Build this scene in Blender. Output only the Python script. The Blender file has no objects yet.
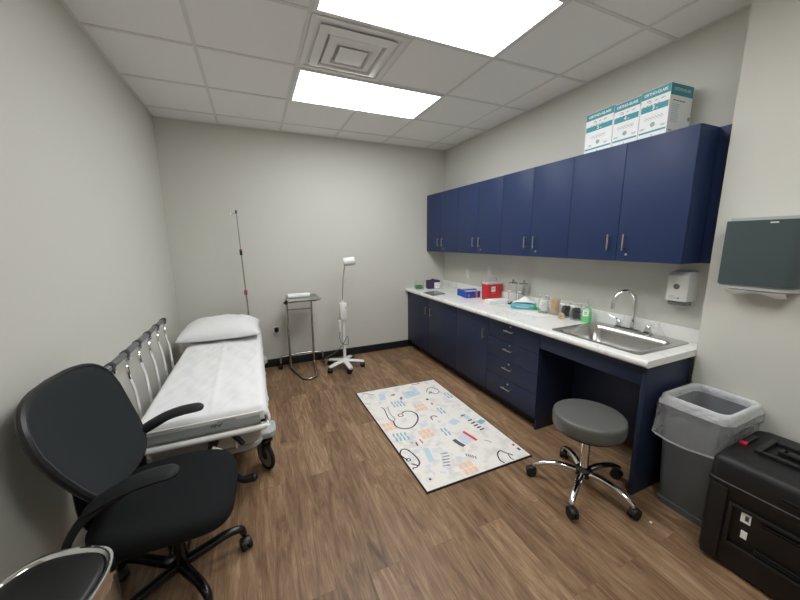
import bpy, bmesh, math, random
from mathutils import Vector, Matrix, noise
random.seed(4)
PI = math.pi
SC = bpy.context.scene
COL = SC.collection
R = math.radians

# ------------------------------------------------------------------ materials
def lin(c):
    c = c / 255.0
    return c / 12.92 if c <= 0.04045 else ((c + 0.055) / 1.055) ** 2.4
def rgb(r, g, b): return (lin(r), lin(g), lin(b), 1.0)

def mat(name, col, rough=0.5, metal=0.0, spec=0.5, coat=0.0, bump=0.0, bscale=200.0, var=0.0, vscale=6.0, bdist=0.002):
    m = bpy.data.materials.new(name); m.use_nodes = True
    nt = m.node_tree; b = nt.nodes['Principled BSDF']
    b.inputs['Base Color'].default_value = col
    b.inputs['Roughness'].default_value = rough
    b.inputs['Metallic'].default_value = metal
    b.inputs['Specular IOR Level'].default_value = spec
    b.inputs['Coat Weight'].default_value = coat
    if bump or var:
        tc = nt.nodes.new('ShaderNodeTexCoord')
    if bump:
        n = nt.nodes.new('ShaderNodeTexNoise'); n.inputs['Scale'].default_value = bscale; n.inputs['Detail'].default_value = 3
        nt.links.new(tc.outputs['Object'], n.inputs['Vector'])
        bp = nt.nodes.new('ShaderNodeBump'); bp.inputs['Strength'].default_value = bump; bp.inputs['Distance'].default_value = bdist
        nt.links.new(n.outputs['Fac'], bp.inputs['Height']); nt.links.new(bp.outputs['Normal'], b.inputs['Normal'])
    if var:
        n2 = nt.nodes.new('ShaderNodeTexNoise'); n2.inputs['Scale'].default_value = vscale; n2.inputs['Detail'].default_value = 5
        nt.links.new(tc.outputs['Object'], n2.inputs['Vector'])
        mx = nt.nodes.new('ShaderNodeMix'); mx.data_type = 'RGBA'
        mx.inputs['A'].default_value = tuple(min(1, c * (1 - var)) for c in col[:3]) + (1,)
        mx.inputs['B'].default_value = tuple(min(1, c * (1 + var)) for c in col[:3]) + (1,)
        nt.links.new(n2.outputs['Fac'], mx.inputs['Factor']); nt.links.new(mx.outputs['Result'], b.inputs['Base Color'])
    return m

def emis(name, col, s):
    m = bpy.data.materials.new(name); m.use_nodes = True
    b = m.node_tree.nodes['Principled BSDF']
    b.inputs['Base Color'].default_value = (0.8, 0.8, 0.8, 1)
    b.inputs['Emission Color'].default_value = col; b.inputs['Emission Strength'].default_value = s
    return m

def glass(name, tint, clear=0.75, body=(0.8, 0.8, 0.8, 1), rough=0.08, edge=0.4, bump=0.0, bscale=20):
    """thin clear plastic / glass: see-through, glossy towards grazing, a little body colour"""
    m = bpy.data.materials.new(name); m.use_nodes = True
    nt = m.node_tree; nt.nodes.clear()
    out = nt.nodes.new('ShaderNodeOutputMaterial')
    tr = nt.nodes.new('ShaderNodeBsdfTransparent'); tr.inputs['Color'].default_value = tint
    pr = nt.nodes.new('ShaderNodeBsdfPrincipled'); pr.inputs['Base Color'].default_value = body; pr.inputs['Roughness'].default_value = rough
    mx = nt.nodes.new('ShaderNodeMixShader')
    lw = nt.nodes.new('ShaderNodeLayerWeight'); lw.inputs['Blend'].default_value = 0.35
    mr = nt.nodes.new('ShaderNodeMapRange')
    mr.inputs['To Min'].default_value = 1 - clear; mr.inputs['To Max'].default_value = min(1, 1 - clear + edge)
    nt.links.new(lw.outputs['Facing'], mr.inputs['Value']); nt.links.new(mr.outputs['Result'], mx.inputs['Fac'])
    nt.links.new(tr.outputs[0], mx.inputs[1]); nt.links.new(pr.outputs[0], mx.inputs[2]); nt.links.new(mx.outputs[0], out.inputs[0])
    if bump:
        tc = nt.nodes.new('ShaderNodeTexCoord'); n = nt.nodes.new('ShaderNodeTexNoise'); n.inputs['Scale'].default_value = bscale
        n.inputs['Detail'].default_value = 4; n.inputs['Distortion'].default_value = 1.5
        nt.links.new(tc.outputs['Object'], n.inputs['Vector'])
        bp = nt.nodes.new('ShaderNodeBump'); bp.inputs['Strength'].default_value = bump; bp.inputs['Distance'].default_value = 0.02
        nt.links.new(n.outputs['Fac'], bp.inputs['Height']); nt.links.new(bp.outputs['Normal'], pr.inputs['Normal']); nt.links.new(bp.outputs['Normal'], lw.inputs['Normal'])
    return m

M = {}
M['wall'] = mat('wall_paint', rgb(209, 208, 199), 0.75, spec=0.25, bump=0.25, bscale=170, bdist=0.0015)
M['ceil'] = mat('ceiling_tile', rgb(243, 243, 240), 0.9, spec=0.1, bump=0.4, bscale=260, bdist=0.002, var=0.05, vscale=160)
M['tbar'] = mat('ceiling_bar', rgb(222, 222, 219), 0.5)
M['black_vinyl'] = mat('black_vinyl', rgb(26, 27, 29), 0.45)
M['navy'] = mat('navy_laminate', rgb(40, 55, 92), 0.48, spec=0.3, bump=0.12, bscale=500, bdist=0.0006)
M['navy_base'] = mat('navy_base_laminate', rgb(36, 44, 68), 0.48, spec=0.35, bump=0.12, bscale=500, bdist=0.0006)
M['nickel'] = mat('brushed_nickel', rgb(212, 202, 186), 0.28, 1.0)
M['chrome'] = mat('chrome', rgb(225, 226, 226), 0.07, 1.0)
M['steel'] = mat('stainless_steel', rgb(186, 186, 182), 0.26, 1.0, bump=0.08, bscale=90, bdist=0.001)
M['white_plastic'] = mat('white_plastic', rgb(226, 226, 222), 0.35)
M['white_metal'] = mat('white_enamel', rgb(232, 232, 230), 0.3)
M['grey_plastic'] = mat('grey_plastic', rgb(176, 180, 178), 0.4)
M['grey_panel'] = mat('grey_panel', rgb(158, 163, 162), 0.4)
M['grey_rail'] = mat('grey_rail', rgb(112, 117, 118), 0.35, 0.3)
M['black_plastic'] = mat('black_plastic', rgb(24, 24, 26), 0.42)
M['black_soft'] = mat('black_soft_plastic', rgb(30, 32, 34), 0.62, spec=0.3)
M['black_rubber'] = mat('black_rubber', rgb(18, 18, 19), 0.65)
M['black_metal'] = mat('black_enamel', rgb(16, 16, 17), 0.25)
M['black_fabric'] = mat('black_mesh_fabric', rgb(44, 48, 50), 0.85, spec=0.2, bump=0.5, bscale=900, bdist=0.001)
M['black_seat'] = mat('black_seat_fabric', rgb(30, 32, 33), 0.9, spec=0.15, bump=0.5, bscale=900, bdist=0.001)
M['sheet'] = mat('white_cotton', rgb(236, 236, 236), 0.9, spec=0.15, bump=0.25, bscale=14, bdist=0.012)
M['pillowcase'] = mat('white_pillowcase', rgb(234, 234, 234), 0.8, spec=0.2, bump=0.25, bscale=18, bdist=0.012)
M['mattress'] = mat('dark_blue_mattress', rgb(52, 66, 92), 0.5)
M['vinyl_grey'] = mat('grey_vinyl', rgb(93, 94, 91), 0.38, bump=0.15, bscale=350, bdist=0.0008)
M['disp_cover'] = mat('smoke_plastic', rgb(66, 77, 80), 0.38, bump=0.1, bscale=400, bdist=0.0005)
M['case_black'] = mat('black_polyethylene', rgb(19, 19, 20), 0.5, bump=0.4, bscale=420, bdist=0.0015)
M['bin_grey'] = mat('grey_bin_plastic', rgb(96, 100, 102), 0.45, bump=0.15, bscale=300, bdist=0.001)
M['paper'] = mat('white_paper', rgb(240, 240, 238), 0.85, spec=0.1)
M['teal'] = mat('teal_print', rgb(54, 146, 158), 0.5)
M['carton'] = mat('white_carton', rgb(238, 240, 240), 0.55)
M['print_grey'] = mat('grey_print', rgb(150, 165, 165), 0.6)
M['print_dark'] = mat('dark_print', rgb(70, 84, 88), 0.6)
M['kraft_grey'] = mat('grey_print_pale', rgb(196, 208, 208), 0.6)
M['red'] = mat('red_plastic', rgb(200, 36, 44), 0.35)
M['dull_red'] = mat('dull_red_plastic', rgb(160, 58, 68), 0.45)
M['orange'] = mat('orange_print', rgb(240, 110, 50), 0.5)
M['blue'] = mat('blue_carton', rgb(36, 72, 170), 0.45)
M['purple'] = mat('purple_carton', rgb(62, 40, 82), 0.5)
M['teal_pack'] = mat('teal_pack', rgb(96, 176, 188), 0.4, var=0.3, vscale=40)
M['lime'] = mat('lime_print', rgb(120, 190, 70), 0.5)
M['cotton'] = mat('cotton', rgb(240, 240, 236), 0.95, bump=0.6, bscale=60, bdist=0.01)
M['wood'] = mat('pale_wood', rgb(238, 214, 180), 0.7, var=0.15, vscale=30)
M['dark_content'] = mat('dark_contents', rgb(30, 32, 38), 0.6, var=0.4, vscale=60)
M['tape'] = mat('beige_tape', rgb(196, 172, 140), 0.7)
M['green_liquid'] = mat('green_liquid_soap', rgb(150, 236, 172), 0.2)
M['green'] = mat('green_contents', rgb(60, 150, 66), 0.5, var=0.3, vscale=60)
M['glass'] = glass('clear_glass', (0.96, 0.97, 0.965, 1), 0.95, (0.6, 0.62, 0.6, 1), 0.05)
M['clear_plastic'] = glass('clear_plastic', (0.95, 0.94, 0.94, 1), 0.62, (0.75, 0.72, 0.72, 1), 0.15)
M['green_bottle'] = glass('green_bottle_plastic', (0.75, 0.97, 0.8, 1), 0.7, rgb(150, 230, 172), 0.1)
M['bag'] = glass('clear_bag_film', (0.95, 0.96, 0.97, 1), 0.86, (0.8, 0.82, 0.84, 1), 0.16, bump=1.0, bscale=9)
M['bag_fold'] = glass('clear_bag_folds', (0.93, 0.94, 0.95, 1), 0.5, (0.84, 0.86, 0.87, 1), 0.22, bump=0.8, bscale=14)
M['acrylic'] = glass('smoked_acrylic', (0.6, 0.61, 0.62, 1), 0.6, (0.35, 0.36, 0.37, 1), 0.08)
M['light'] = emis('lit_diffuser', (0.97, 0.985, 1.0, 1), 9.5)
M['lamp_lens'] = mat('frosted_lens', rgb(220, 224, 226), 0.2)
M['vent_dark'] = mat('vent_inner', rgb(228, 229, 229), 0.6)
M['bluecap'] = mat('blue_trim', rgb(70, 110, 160), 0.4)

def floor_mat():
    m = bpy.data.materials.new('wood_plank_vinyl'); m.use_nodes = True
    nt = m.node_tree; b = nt.nodes['Principled BSDF']; L = nt.links.new
    tc = nt.nodes.new('ShaderNodeTexCoord')
    mp = nt.nodes.new('ShaderNodeMapping'); mp.inputs['Rotation'].default_value = (0, 0, PI / 2); mp.inputs['Location'].default_value = (0.3, 0.05, 0)
    L(tc.outputs['Object'], mp.inputs['Vector'])
    br = nt.nodes.new('ShaderNodeTexBrick')
    br.inputs['Scale'].default_value = 1; br.inputs['Brick Width'].default_value = 1.22; br.inputs['Row Height'].default_value = 0.152
    br.inputs['Mortar Size'].default_value = 0.0012; br.inputs['Mortar Smooth'].default_value = 0.2; br.offset = 0.37
    br.inputs['Color1'].default_value = (0, 0, 0, 1); br.inputs['Color2'].default_value = (1, 1, 1, 1); br.inputs['Mortar'].default_value = (0.3, 0.3, 0.3, 1)
    L(mp.outputs['Vector'], br.inputs['Vector'])
    # per-plank offset for the grain
    sep = nt.nodes.new('ShaderNodeVectorMath'); sep.operation = 'MULTIPLY_ADD'
    sep.inputs[1].default_value = (7, 7, 7)
    L(br.outputs['Color'], sep.inputs[0]); L(tc.outputs['Object'], sep.inputs[2])
    m2 = nt.nodes.new('ShaderNodeMapping'); m2.inputs['Scale'].default_value = (9, 1.3, 1)
    L(sep.outputs['Vector'], m2.inputs['Vector'])
    n1 = nt.nodes.new('ShaderNodeTexNoise'); n1.inputs['Scale'].default_value = 1.6; n1.inputs['Detail'].default_value = 8; n1.inputs['Roughness'].default_value = 0.68; n1.inputs['Distortion'].default_value = 1.6
    L(m2.outputs['Vector'], n1.inputs['Vector'])
    m3 = nt.nodes.new('ShaderNodeMapping'); m3.inputs['Scale'].default_value = (60, 3, 1)
    L(sep.outputs['Vector'], m3.inputs['Vector'])
    n2 = nt.nodes.new('ShaderNodeTexNoise'); n2.inputs['Scale'].default_value = 2.5; n2.inputs['Detail'].default_value = 6
    L(m3.outputs['Vector'], n2.inputs['Vector'])
    ad = nt.nodes.new('ShaderNodeMath'); ad.operation = 'MULTIPLY_ADD'; ad.inputs[1].default_value = 0.27
    L(n2.outputs['Fac'], ad.inputs[0]); 
    sc = nt.nodes.new('ShaderNodeMath'); sc.operation = 'MULTIPLY'; sc.inputs[1].default_value = 0.78
    L(n1.outputs['Fac'], sc.inputs[0]); L(sc.outputs[0], ad.inputs[2])
    pl = nt.nodes.new('ShaderNodeMath'); pl.operation = 'MULTIPLY_ADD'; pl.inputs[1].default_value = 0.13
    L(br.outputs['Color'], pl.inputs[0]); L(ad.outputs[0], pl.inputs[2])
    cr = nt.nodes.new('ShaderNodeValToRGB'); e = cr.color_ramp.elements
    e[0].position = 0.36; e[0].color = rgb(80, 61, 46)
    e[1].position = 0.80; e[1].color = rgb(178, 149, 118)
    k = cr.color_ramp.elements.new(0.50); k.color = rgb(115, 89, 66)
    k = cr.color_ramp.elements.new(0.62); k.color = rgb(142, 113, 86)
    L(pl.outputs[0], cr.inputs['Fac'])
    mx = nt.nodes.new('ShaderNodeMix'); mx.data_type = 'RGBA'; mx.blend_type = 'MULTIPLY'
    mx.inputs['B'].default_value = (0.8, 0.77, 0.75, 1)
    L(br.outputs['Fac'], mx.inputs['Factor']); L(cr.outputs['Color'], mx.inputs['A'])
    L(mx.outputs['Result'], b.inputs['Base Color'])
    b.inputs['Roughness'].default_value = 0.42; b.inputs['Specular IOR Level'].default_value = 0.35
    bp = nt.nodes.new('ShaderNodeBump'); bp.inputs['Strength'].default_value = 0.15; bp.inputs['Distance'].default_value = 0.002
    L(n2.outputs['Fac'], bp.inputs['Height']); L(bp.outputs['Normal'], b.inputs['Normal'])
    return m
M['floor'] = floor_mat()

def counter_mat():
    m = bpy.data.materials.new('white_marbled_laminate'); m.use_nodes = True
    nt = m.node_tree; b = nt.nodes['Principled BSDF']; L = nt.links.new
    tc = nt.nodes.new('ShaderNodeTexCoord')
    n = nt.nodes.new('ShaderNodeTexNoise'); n.inputs['Scale'].default_value = 2.2; n.inputs['Detail'].default_value = 5; n.inputs['Distortion'].default_value = 1.0
    L(tc.outputs['Object'], n.inputs['Vector'])
    cr = nt.nodes.new('ShaderNodeValToRGB'); e = cr.color_ramp.elements
    e[0].position = 0.475; e[0].color = rgb(238, 238, 234)
    e[1].position = 0.52; e[1].color = rgb(238, 238, 234)
    k = e.new(0.497); k.color = rgb(224, 223, 219)
    L(n.outputs['Fac'], cr.inputs['Fac']); L(cr.outputs['Color'], b.inputs['Base Color'])
    b.inputs['Roughness'].default_value = 0.3
    return m
M['counter'] = counter_mat()

def rug_mat():
    m = bpy.data.materials.new('printed_rug_ground'); m.use_nodes = True
    nt = m.node_tree; b = nt.nodes['Principled BSDF']; L = nt.links.new
    tc = nt.nodes.new('ShaderNodeTexCoord')
    n = nt.nodes.new('ShaderNodeTexNoise'); n.inputs['Scale'].default_value = 13; n.inputs['Detail'].default_value = 3
    L(tc.outputs['Object'], n.inputs['Vector'])
    cr = nt.nodes.new('ShaderNodeValToRGB'); e = cr.color_ramp.elements
    e[0].position = 0.34; e[0].color = rgb(222, 219, 214); e[1].position = 0.5; e[1].color = rgb(238, 234, 228)
    L(n.outputs['Fac'], cr.inputs['Fac']); L(cr.outputs['Color'], b.inputs['Base Color'])
    b.inputs['Roughness'].default_value = 0.9; b.inputs['Specular IOR Level'].default_value = 0.1
    return m
M['rug'] = rug_mat()
for k, c in dict(r_navy=(52, 46, 70), r_blue=(198, 216, 226), r_teal=(138, 188, 204), r_orange=(238, 204, 180), r_red=(214, 70, 84), r_grey=(92, 92, 104), r_lilac=(216, 217, 228), r_tan=(168, 160, 158), r_pale=(224, 222, 220), r_pale2=(220, 224, 228)).items():
    M[k] = mat('rug_print_' + k[2:], rgb(*c), 0.9, spec=0.1)
M['rug_edge'] = mat('rug_dark_edge', rgb(54, 50, 54), 0.85, spec=0.1)

# ------------------------------------------------------------------ mesh builder
class MB:
    def __init__(s): s.bm = bmesh.new(); s.mats = []; s.mi = 0
    def m(s, key):
        if key not in s.mats: s.mats.append(key)
        s.mi = s.mats.index(key); return s
    def _fin(s, vs, T=None, before=None):
        if T is not None:
            for v in vs: v.co = T @ v.co
        for f in {f for v in vs for f in v.link_faces}: f.material_index = s.mi
    def box(s, c, d, bevel=0.0, seg=2, T=None, taper=None):
        r = bmesh.ops.create_cube(s.bm, size=1.0); vs = r['verts']
        for v in vs:
            k = 1.0
            if taper is not None and v.co.z > 0: k = taper
            v.co = Vector((c[0] + v.co.x * d[0] * k, c[1] + v.co.y * d[1] * k, c[2] + v.co.z * d[2]))
        if bevel:
            es = list({e for v in vs for e in v.link_edges})
            q = bmesh.ops.bevel(s.bm, geom=es, offset=bevel, segments=seg, profile=0.5, affect='EDGES')
            vs = list({v for f in q['faces'] for v in f.verts} | {v for v in vs if v.is_valid})
            seen = set(vs); st = list(vs)
            while st:
                v = st.pop()
                for e in v.link_edges:
                    o = e.other_vert(v)
                    if o not in seen: seen.add(o); st.append(o)
            vs = list(seen)
        s._fin(vs, T); return s
    def b2(s, x0, x1, y0, y1, z0, z1, bevel=0.0, seg=2, T=None):
        return s.box(((x0 + x1) / 2, (y0 + y1) / 2, (z0 + z1) / 2), (abs(x1 - x0), abs(y1 - y0), abs(z1 - z0)), bevel, seg, T)
    def rings(s, rings, cap0=True, cap1=True, closed=True, loop=False, T=None):
        out = []
        for r in rings: out.append([s.bm.verts.new(Vector(p)) for p in r])
        n = len(out[0]); K = len(out)
        for i in range(K if loop else K - 1):
            a, b = out[i], out[(i + 1) % K]
            for j in range(n if closed else n - 1):
                try: s.bm.faces.new((a[j], a[(j + 1) % n], b[(j + 1) % n], b[j]))
                except ValueError: pass
        if not loop and closed:
            if cap0: s.bm.faces.new(list(reversed(out[0])))
            if cap1: s.bm.faces.new(out[-1])
        s._fin([v for r in out for v in r], T); return s
    def tube(s, pts, r, seg=10, sub=0, loop=False, T=None, flat=None):
        P = [Vector(p) for p in pts]
        rr = r if isinstance(r, (list, tuple)) else [r] * len(P)
        if sub:
            Q, RR = [], []; n = len(P)
            for i in range(n if loop else n - 1):
                p0 = P[(i - 1) % n] if (loop or i > 0) else P[0] * 2 - P[1]
                p1, p2 = P[i], P[(i + 1) % n]
                p3 = P[(i + 2) % n] if (loop or i + 2 < n) else p2 * 2 - p1
                for k in range(sub):
                    t = k / sub
                    Q.append(0.5 * (2 * p1 + (p2 - p0) * t + (2 * p0 - 5 * p1 + 4 * p2 - p3) * t * t + (3 * p1 - p0 - 3 * p2 + p3) * t ** 3))
                    RR.append(rr[i] * (1 - t) + rr[(i + 1) % n] * t)
            if not loop: Q.append(P[-1]); RR.append(rr[-1])
            P, rr = Q, RR
        n = len(P); rg = []
        prev = None
        for i in range(n):
            if loop: t = P[(i + 1) % n] - P[i - 1]
            else: t = P[min(i + 1, n - 1)] - P[max(i - 1, 0)]
            t.normalize()
            if prev is None:
                a = Vector((0, 0, 1)) if abs(t.z) < 0.9 else Vector((1, 0, 0))
                u = t.cross(a).normalized()
            else: u = (prev - t * prev.dot(t)).normalized()
            prev = u; w = t.cross(u)
            fu, fw = flat if flat else (1, 1)
            rg.append([P[i] + (u * math.cos(2 * PI * j / seg) * fu + w * math.sin(2 * PI * j / seg) * fw) * rr[i] for j in range(seg)])
        return s.rings(rg, loop=loop, T=T)
    def cyl(s, p0, p1, r0, r1=None, seg=20, T=None): return s.tube([p0, p1], [r0, r1 if r1 is not None else r0], seg, T=T)
    def lathe(s, prof, c=(0, 0, 0), seg=24, T=None, caps=True):
        rg = [[(c[0] + r * math.cos(2 * PI * j / seg), c[1] + r * math.sin(2 * PI * j / seg), c[2] + z) for j in range(seg)] for r, z in prof]
        return s.rings(rg, caps, caps, T=T)
    def prism(s, poly, z0, z1, T=None):
        return s.rings([[(x, y, z0) for x, y in poly], [(x, y, z1) for x, y in poly]], T=T)
    def quad(s, pts, T=None):
        vs = [s.bm.verts.new(Vector(p)) for p in pts]; s.bm.faces.new(vs); s._fin(vs, T); return s
    def grid(s, fn, nu, nv, T=None, wrapu=False):
        V = [[s.bm.verts.new(Vector(fn(i / nu, j / nv))) for j in range(nv + 1)] for i in range(nu + (0 if wrapu else 1))]
        n = len(V)
        for i in range(nu if wrapu else nu):
            for j in range(nv):
                a, b = V[i], V[(i + 1) % n]
                s.bm.faces.new((a[j], b[j], b[j + 1], a[j + 1]))
        s._fin([v for r in V for v in r], T); return s
    def ball(s, c, r, seg=16, T=None):
        q = bmesh.ops.create_uvsphere(s.bm, u_segments=seg, v_segments=max(6, seg // 2), radius=1.0)
        rr = r if isinstance(r, (list, tuple)) else (r, r, r)
        for v in q['verts']: v.co = Vector((c[0] + v.co.x * rr[0], c[1] + v.co.y * rr[1], c[2] + v.co.z * rr[2]))
        s._fin(q['verts'], T); return s
    def text(s, body, size, origin, right, up, depth=0.0004, align='CENTER', bold=0.0, shear=0.0, sx=1.0):
        cu = bpy.data.curves.new('letters', 'FONT'); cu.body = body; cu.size = size; cu.align_x = align; cu.align_y = 'CENTER'
        cu.extrude = depth; cu.offset = bold; cu.shear = shear
        o = bpy.data.objects.new('letters', cu); COL.objects.link(o)
        me = bpy.data.meshes.new_from_object(o)
        r = Vector(right).normalized(); u = Vector(up).normalized(); n = r.cross(u)
        Mx = Matrix(((r.x, u.x, n.x, origin[0]), (r.y, u.y, n.y, origin[1]), (r.z, u.z, n.z, origin[2]), (0, 0, 0, 1)))
        vs = []
        for v in me.vertices: vs.append(s.bm.verts.new(Mx @ Vector((v.co.x * sx, v.co.y, v.co.z))))
        for p in me.polygons:
            try: f = s.bm.faces.new([vs[i] for i in p.vertices]); f.material_index = s.mi
            except ValueError: pass
        bpy.data.objects.remove(o); bpy.data.curves.remove(cu); bpy.data.meshes.remove(me)
        return s
    def build(s, name, parent=None, loc=None, rotz=0.0, angle=38, normals=True):
        if normals: bmesh.ops.recalc_face_normals(s.bm, faces=s.bm.faces)
        me = bpy.data.meshes.new(name); s.bm.to_mesh(me); s.bm.free()
        for k in s.mats: me.materials.append(M[k])
        for p in me.polygons: p.use_smooth = True
        me.set_sharp_from_angle(angle=R(angle))
        o = bpy.data.objects.new(name, me); COL.objects.link(o)
        if parent: o.parent = parent
        if loc is not None: o.location = loc
        if rotz: o.rotation_euler = (0, 0, rotz)
        return o

def tag(o, label, cat, group=None, kind=None):
    if label: o['label'] = label
    if cat: o['category'] = cat
    if group: o['group'] = group
    if kind: o['kind'] = kind
    return o
def thing(name, label, cat, loc, rotz=0.0, group=None):
    o = bpy.data.objects.new(name, None); COL.objects.link(o); o.location = loc; o.rotation_euler = (0, 0, rotz)
    o.empty_display_size = 0.1
    return tag(o, label, cat, group)
def struct(o): o['kind'] = 'structure'; return o
def dup(root, loc, rotz=None, label=None):
    def cp(o, par):
        c = o.copy(); COL.objects.link(c)
        if par: c.parent = par
        for ch in list(o.children): cp(ch, c)
        return c
    r = cp(root, None); r.location = loc
    if rotz is not None: r.rotation_euler = (0, 0, rotz)
    if label: r['label'] = label
    return r
def rrect(hx, hy, r, n=6):
    P = []
    for cx, cy, a0 in ((hx - r, hy - r, 0), (-hx + r, hy - r, 90), (-hx + r, -hy + r, 180), (hx - r, -hy + r, 270)):
        for k in range(n + 1):
            a = R(a0 + 90 * k / n); P.append((cx + r * math.cos(a), cy + r * math.sin(a)))
    return P
def at(poly, z, s=1.0, dx=0, dy=0): return [(x * s + dx, y * s + dy, z) for x, y in poly]

# ------------------------------------------------------------------ room
W, H, PX, PY, YF = 3.315, 2.72, 3.16, -3.127, -5.6
b = MB().m('floor'); b.b2(-0.1, 3.5, YF - 0.1, 0.1, -0.1, 0); struct(b.build('floor'))
b = MB().m('ceil'); b.b2(-0.1, 3.5, YF - 0.1, 0.1, H, H + 0.1); struct(b.build('ceiling'))
b = MB().m('wall'); b.b2(-0.1, 3.5, 0, 0.1, 0, H); struct(b.build('wall_back'))
b = MB().m('wall'); b.b2(-0.1, 0, YF, 0, 0, H); struct(b.build('wall_left'))
b = MB().m('wall'); b.b2(-0.1, 3.5, YF - 0.1, YF, 0, H); struct(b.build('wall_front'))
b = MB().m('wall'); b.prism([(W, 0), (3.5, 0), (3.5, YF), (PX, YF), (PX, PY), (W, PY)], 0, H); struct(b.build('wall_right'))
def baseboard(name, x0, x1, y0, y1):
    b = MB().m('black_vinyl'); b.b2(x0, x1, y0, y1, 0, 0.1, 0.003); struct(b.build(name))
baseboard('baseboard_back', 0.0, 2.795, -0.008, 0)
baseboard('baseboard_left', 0.0, 0.008, YF, -0.008)
baseboard('baseboard_right', PX - 0.008, PX, YF, PY)
baseboard('baseboard_front', 0.008, PX - 0.008, YF, YF + 0.008)
# ceiling grid
GX = [i * 0.6096 - 0.0458 for i in range(1, 6)]
GY = [-0.289 - 0.6096 * i for i in range(0, 9)]
b = MB().m('tbar')
for x in GX: b.b2(x - 0.0115, x + 0.0115, YF, 0, H - 0.004, H)
for y in GY: b.b2(0, W if y > PY else PX, y - 0.0115, y + 0.0115, H - 0.0045, H)
b.b2(0, 0.02, YF, 0, H - 0.004, H); b.b2(0, W, -0.02, 0, H - 0.004, H); b.b2(W - 0.02, W, PY, 0, H - 0.004, H); b.b2(PX - 0.02, PX, YF, PY, H - 0.004, H)
struct(b.build('trim_1'))

def ceiling_light(y1, label):
    x0, x1 = GX[1], GX[3]; y0 = y1 - 0.6096
    t = thing('ceiling_light', label, 'ceiling light', ((x0 + x1) / 2, (y0 + y1) / 2, H - 0.0045), 0, 'recessed ceiling light panels')
    hx, hy = 0.6096 - 0.012, 0.3048 - 0.012
    b = MB().m('white_metal'); w = 0.022
    for a in ((-hx, hx, hy - w, hy), (-hx, hx, -hy, -hy + w), (-hx, -hx + w, -hy + w, hy - w), (hx - w, hx, -hy + w, hy - w)): b.b2(*a, -0.008, 0.004)
    b.build('frame', t)
    b = MB().m('light'); b.b2(-hx + w, hx - w, -hy + w, hy - w, -0.005, 0.002); b.build('diffuser', t)
ceiling_light(GY[1], 'bright ceiling light panel farther away, next to the back wall')
ceiling_light(GY[3], 'bright ceiling light panel nearest the viewer, cut by the top edge of the photo')
ceiling_light(GY[6], 'added ceiling light panel behind the viewer, out of view, for extra light')  # unseen third panel, added to help light the room

t = thing('air_vent', 'square stepped air vent in the ceiling between the two light panels', 'vent', ((GX[1] + GX[2]) / 2, (GY[2] + GY[3]) / 2, H - 0.0045))
hv = 0.292
b = MB().m('vent_dark'); b.b2(-hv + 0.02, hv - 0.02, -hv + 0.02, hv - 0.02, 0.001, 0.0035); b.build('backing', t)
def sqring(b, ro, zo, ri, zi, th=0.004):
    def sq(r, z): return [(-r, -r, z), (r, -r, z), (r, r, z), (-r, r, z)]
    b.rings([sq(ro, zo), sq(ri, zi), sq(ri, zi + th), sq(ro, zo + th)], loop=True)
b = MB().m('white_metal'); sqring(b, hv, -0.006, hv - 0.03, -0.006, 0.006); b.build('frame', t)
for ro, ri, d in ((0.235, 0.185, 0.026), (0.165, 0.115, 0.030)):
    b = MB().m('white_metal'); sqring(b, ro, -d + 0.014, ri, -d, 0.003); sqring(b, ri, -d, ri - 0.012, -d + 0.020, 0.003); b.build('louvre', t)
b = MB().m('white_metal'); b.box((0, 0, -0.026), (0.18, 0.18, 0.006), 0.002); b.build('centre_plate', t)

# ------------------------------------------------------------------ wall cabinets
def bar_handle(b, c, axis, L=0.105, out=(-1, 0, 0), r=0.005, stand=0.026):
    c = Vector(c); ax = Vector(axis); o = Vector(out)
    for s in (-1, 1): b.cyl(c + ax * s * (L * 0.38), c + ax * s * (L * 0.38) + o * stand, r * 0.8, seg=8)
    b.cyl(c - ax * L / 2 + o * stand, c + ax * L / 2 + o * stand, r, seg=10)
def lock_cyl(b, c, r=0.008): b.cyl(Vector(c), Vector(c) + Vector((-0.006, 0, 0)), r, seg=14)
UW = 0.762
def wall_cabinet(yc, label):
    t = thing('wall_cabinet', label, 'cabinet', (3.05, yc, 1.36), 0, 'wall cabinets over the counter')
    b = MB().m('navy'); b.b2(0.002, W - 3.05 - 0.001, -UW / 2 + 0.0005, UW / 2 - 0.0005, 0, 0.752); b.build('body', t)
    for s in (1, -1):
        b = MB().m('navy'); b.b2(-0.018, 0.0015, s * 0.0015, s * (UW / 2 - 0.0015), 0.0, 0.75, 0.0015)
        d = b.build('door', t)
        b = MB().m('nickel'); bar_handle(b, (-0.0175, s * 0.052, 0.124), (0, 0, 1)); b.build('handle', d)
        if s == -1:
            b = MB().m('nickel'); lock_cyl(b, (-0.0175, -0.068, 0.045)); b.build('lock', d)
    return t
wc = wall_cabinet(-UW / 2 - 0.002, 'navy double-door wall cabinet in the far corner, touching the back wall')
for k, l in enumerate(['navy double-door wall cabinet above the red sharps container', 'navy double-door wall cabinet above the glass jars, left of the sink', 'navy double-door wall cabinet above the sink, end of the row']):
    dup(wc, (3.05, -UW * (k + 1.5) - 0.002, 1.36), label=l)
b = MB().m('navy'); b.b2(3.215, W - 0.001, -UW * 4 - 0.004 - 0.068, -UW * 4 - 0.004, 1.36, 2.112, 0.001)
tag(b.build('filler_panel'), 'narrow navy filler strip between the last wall cabinet and the wall corner', 'panel')

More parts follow.
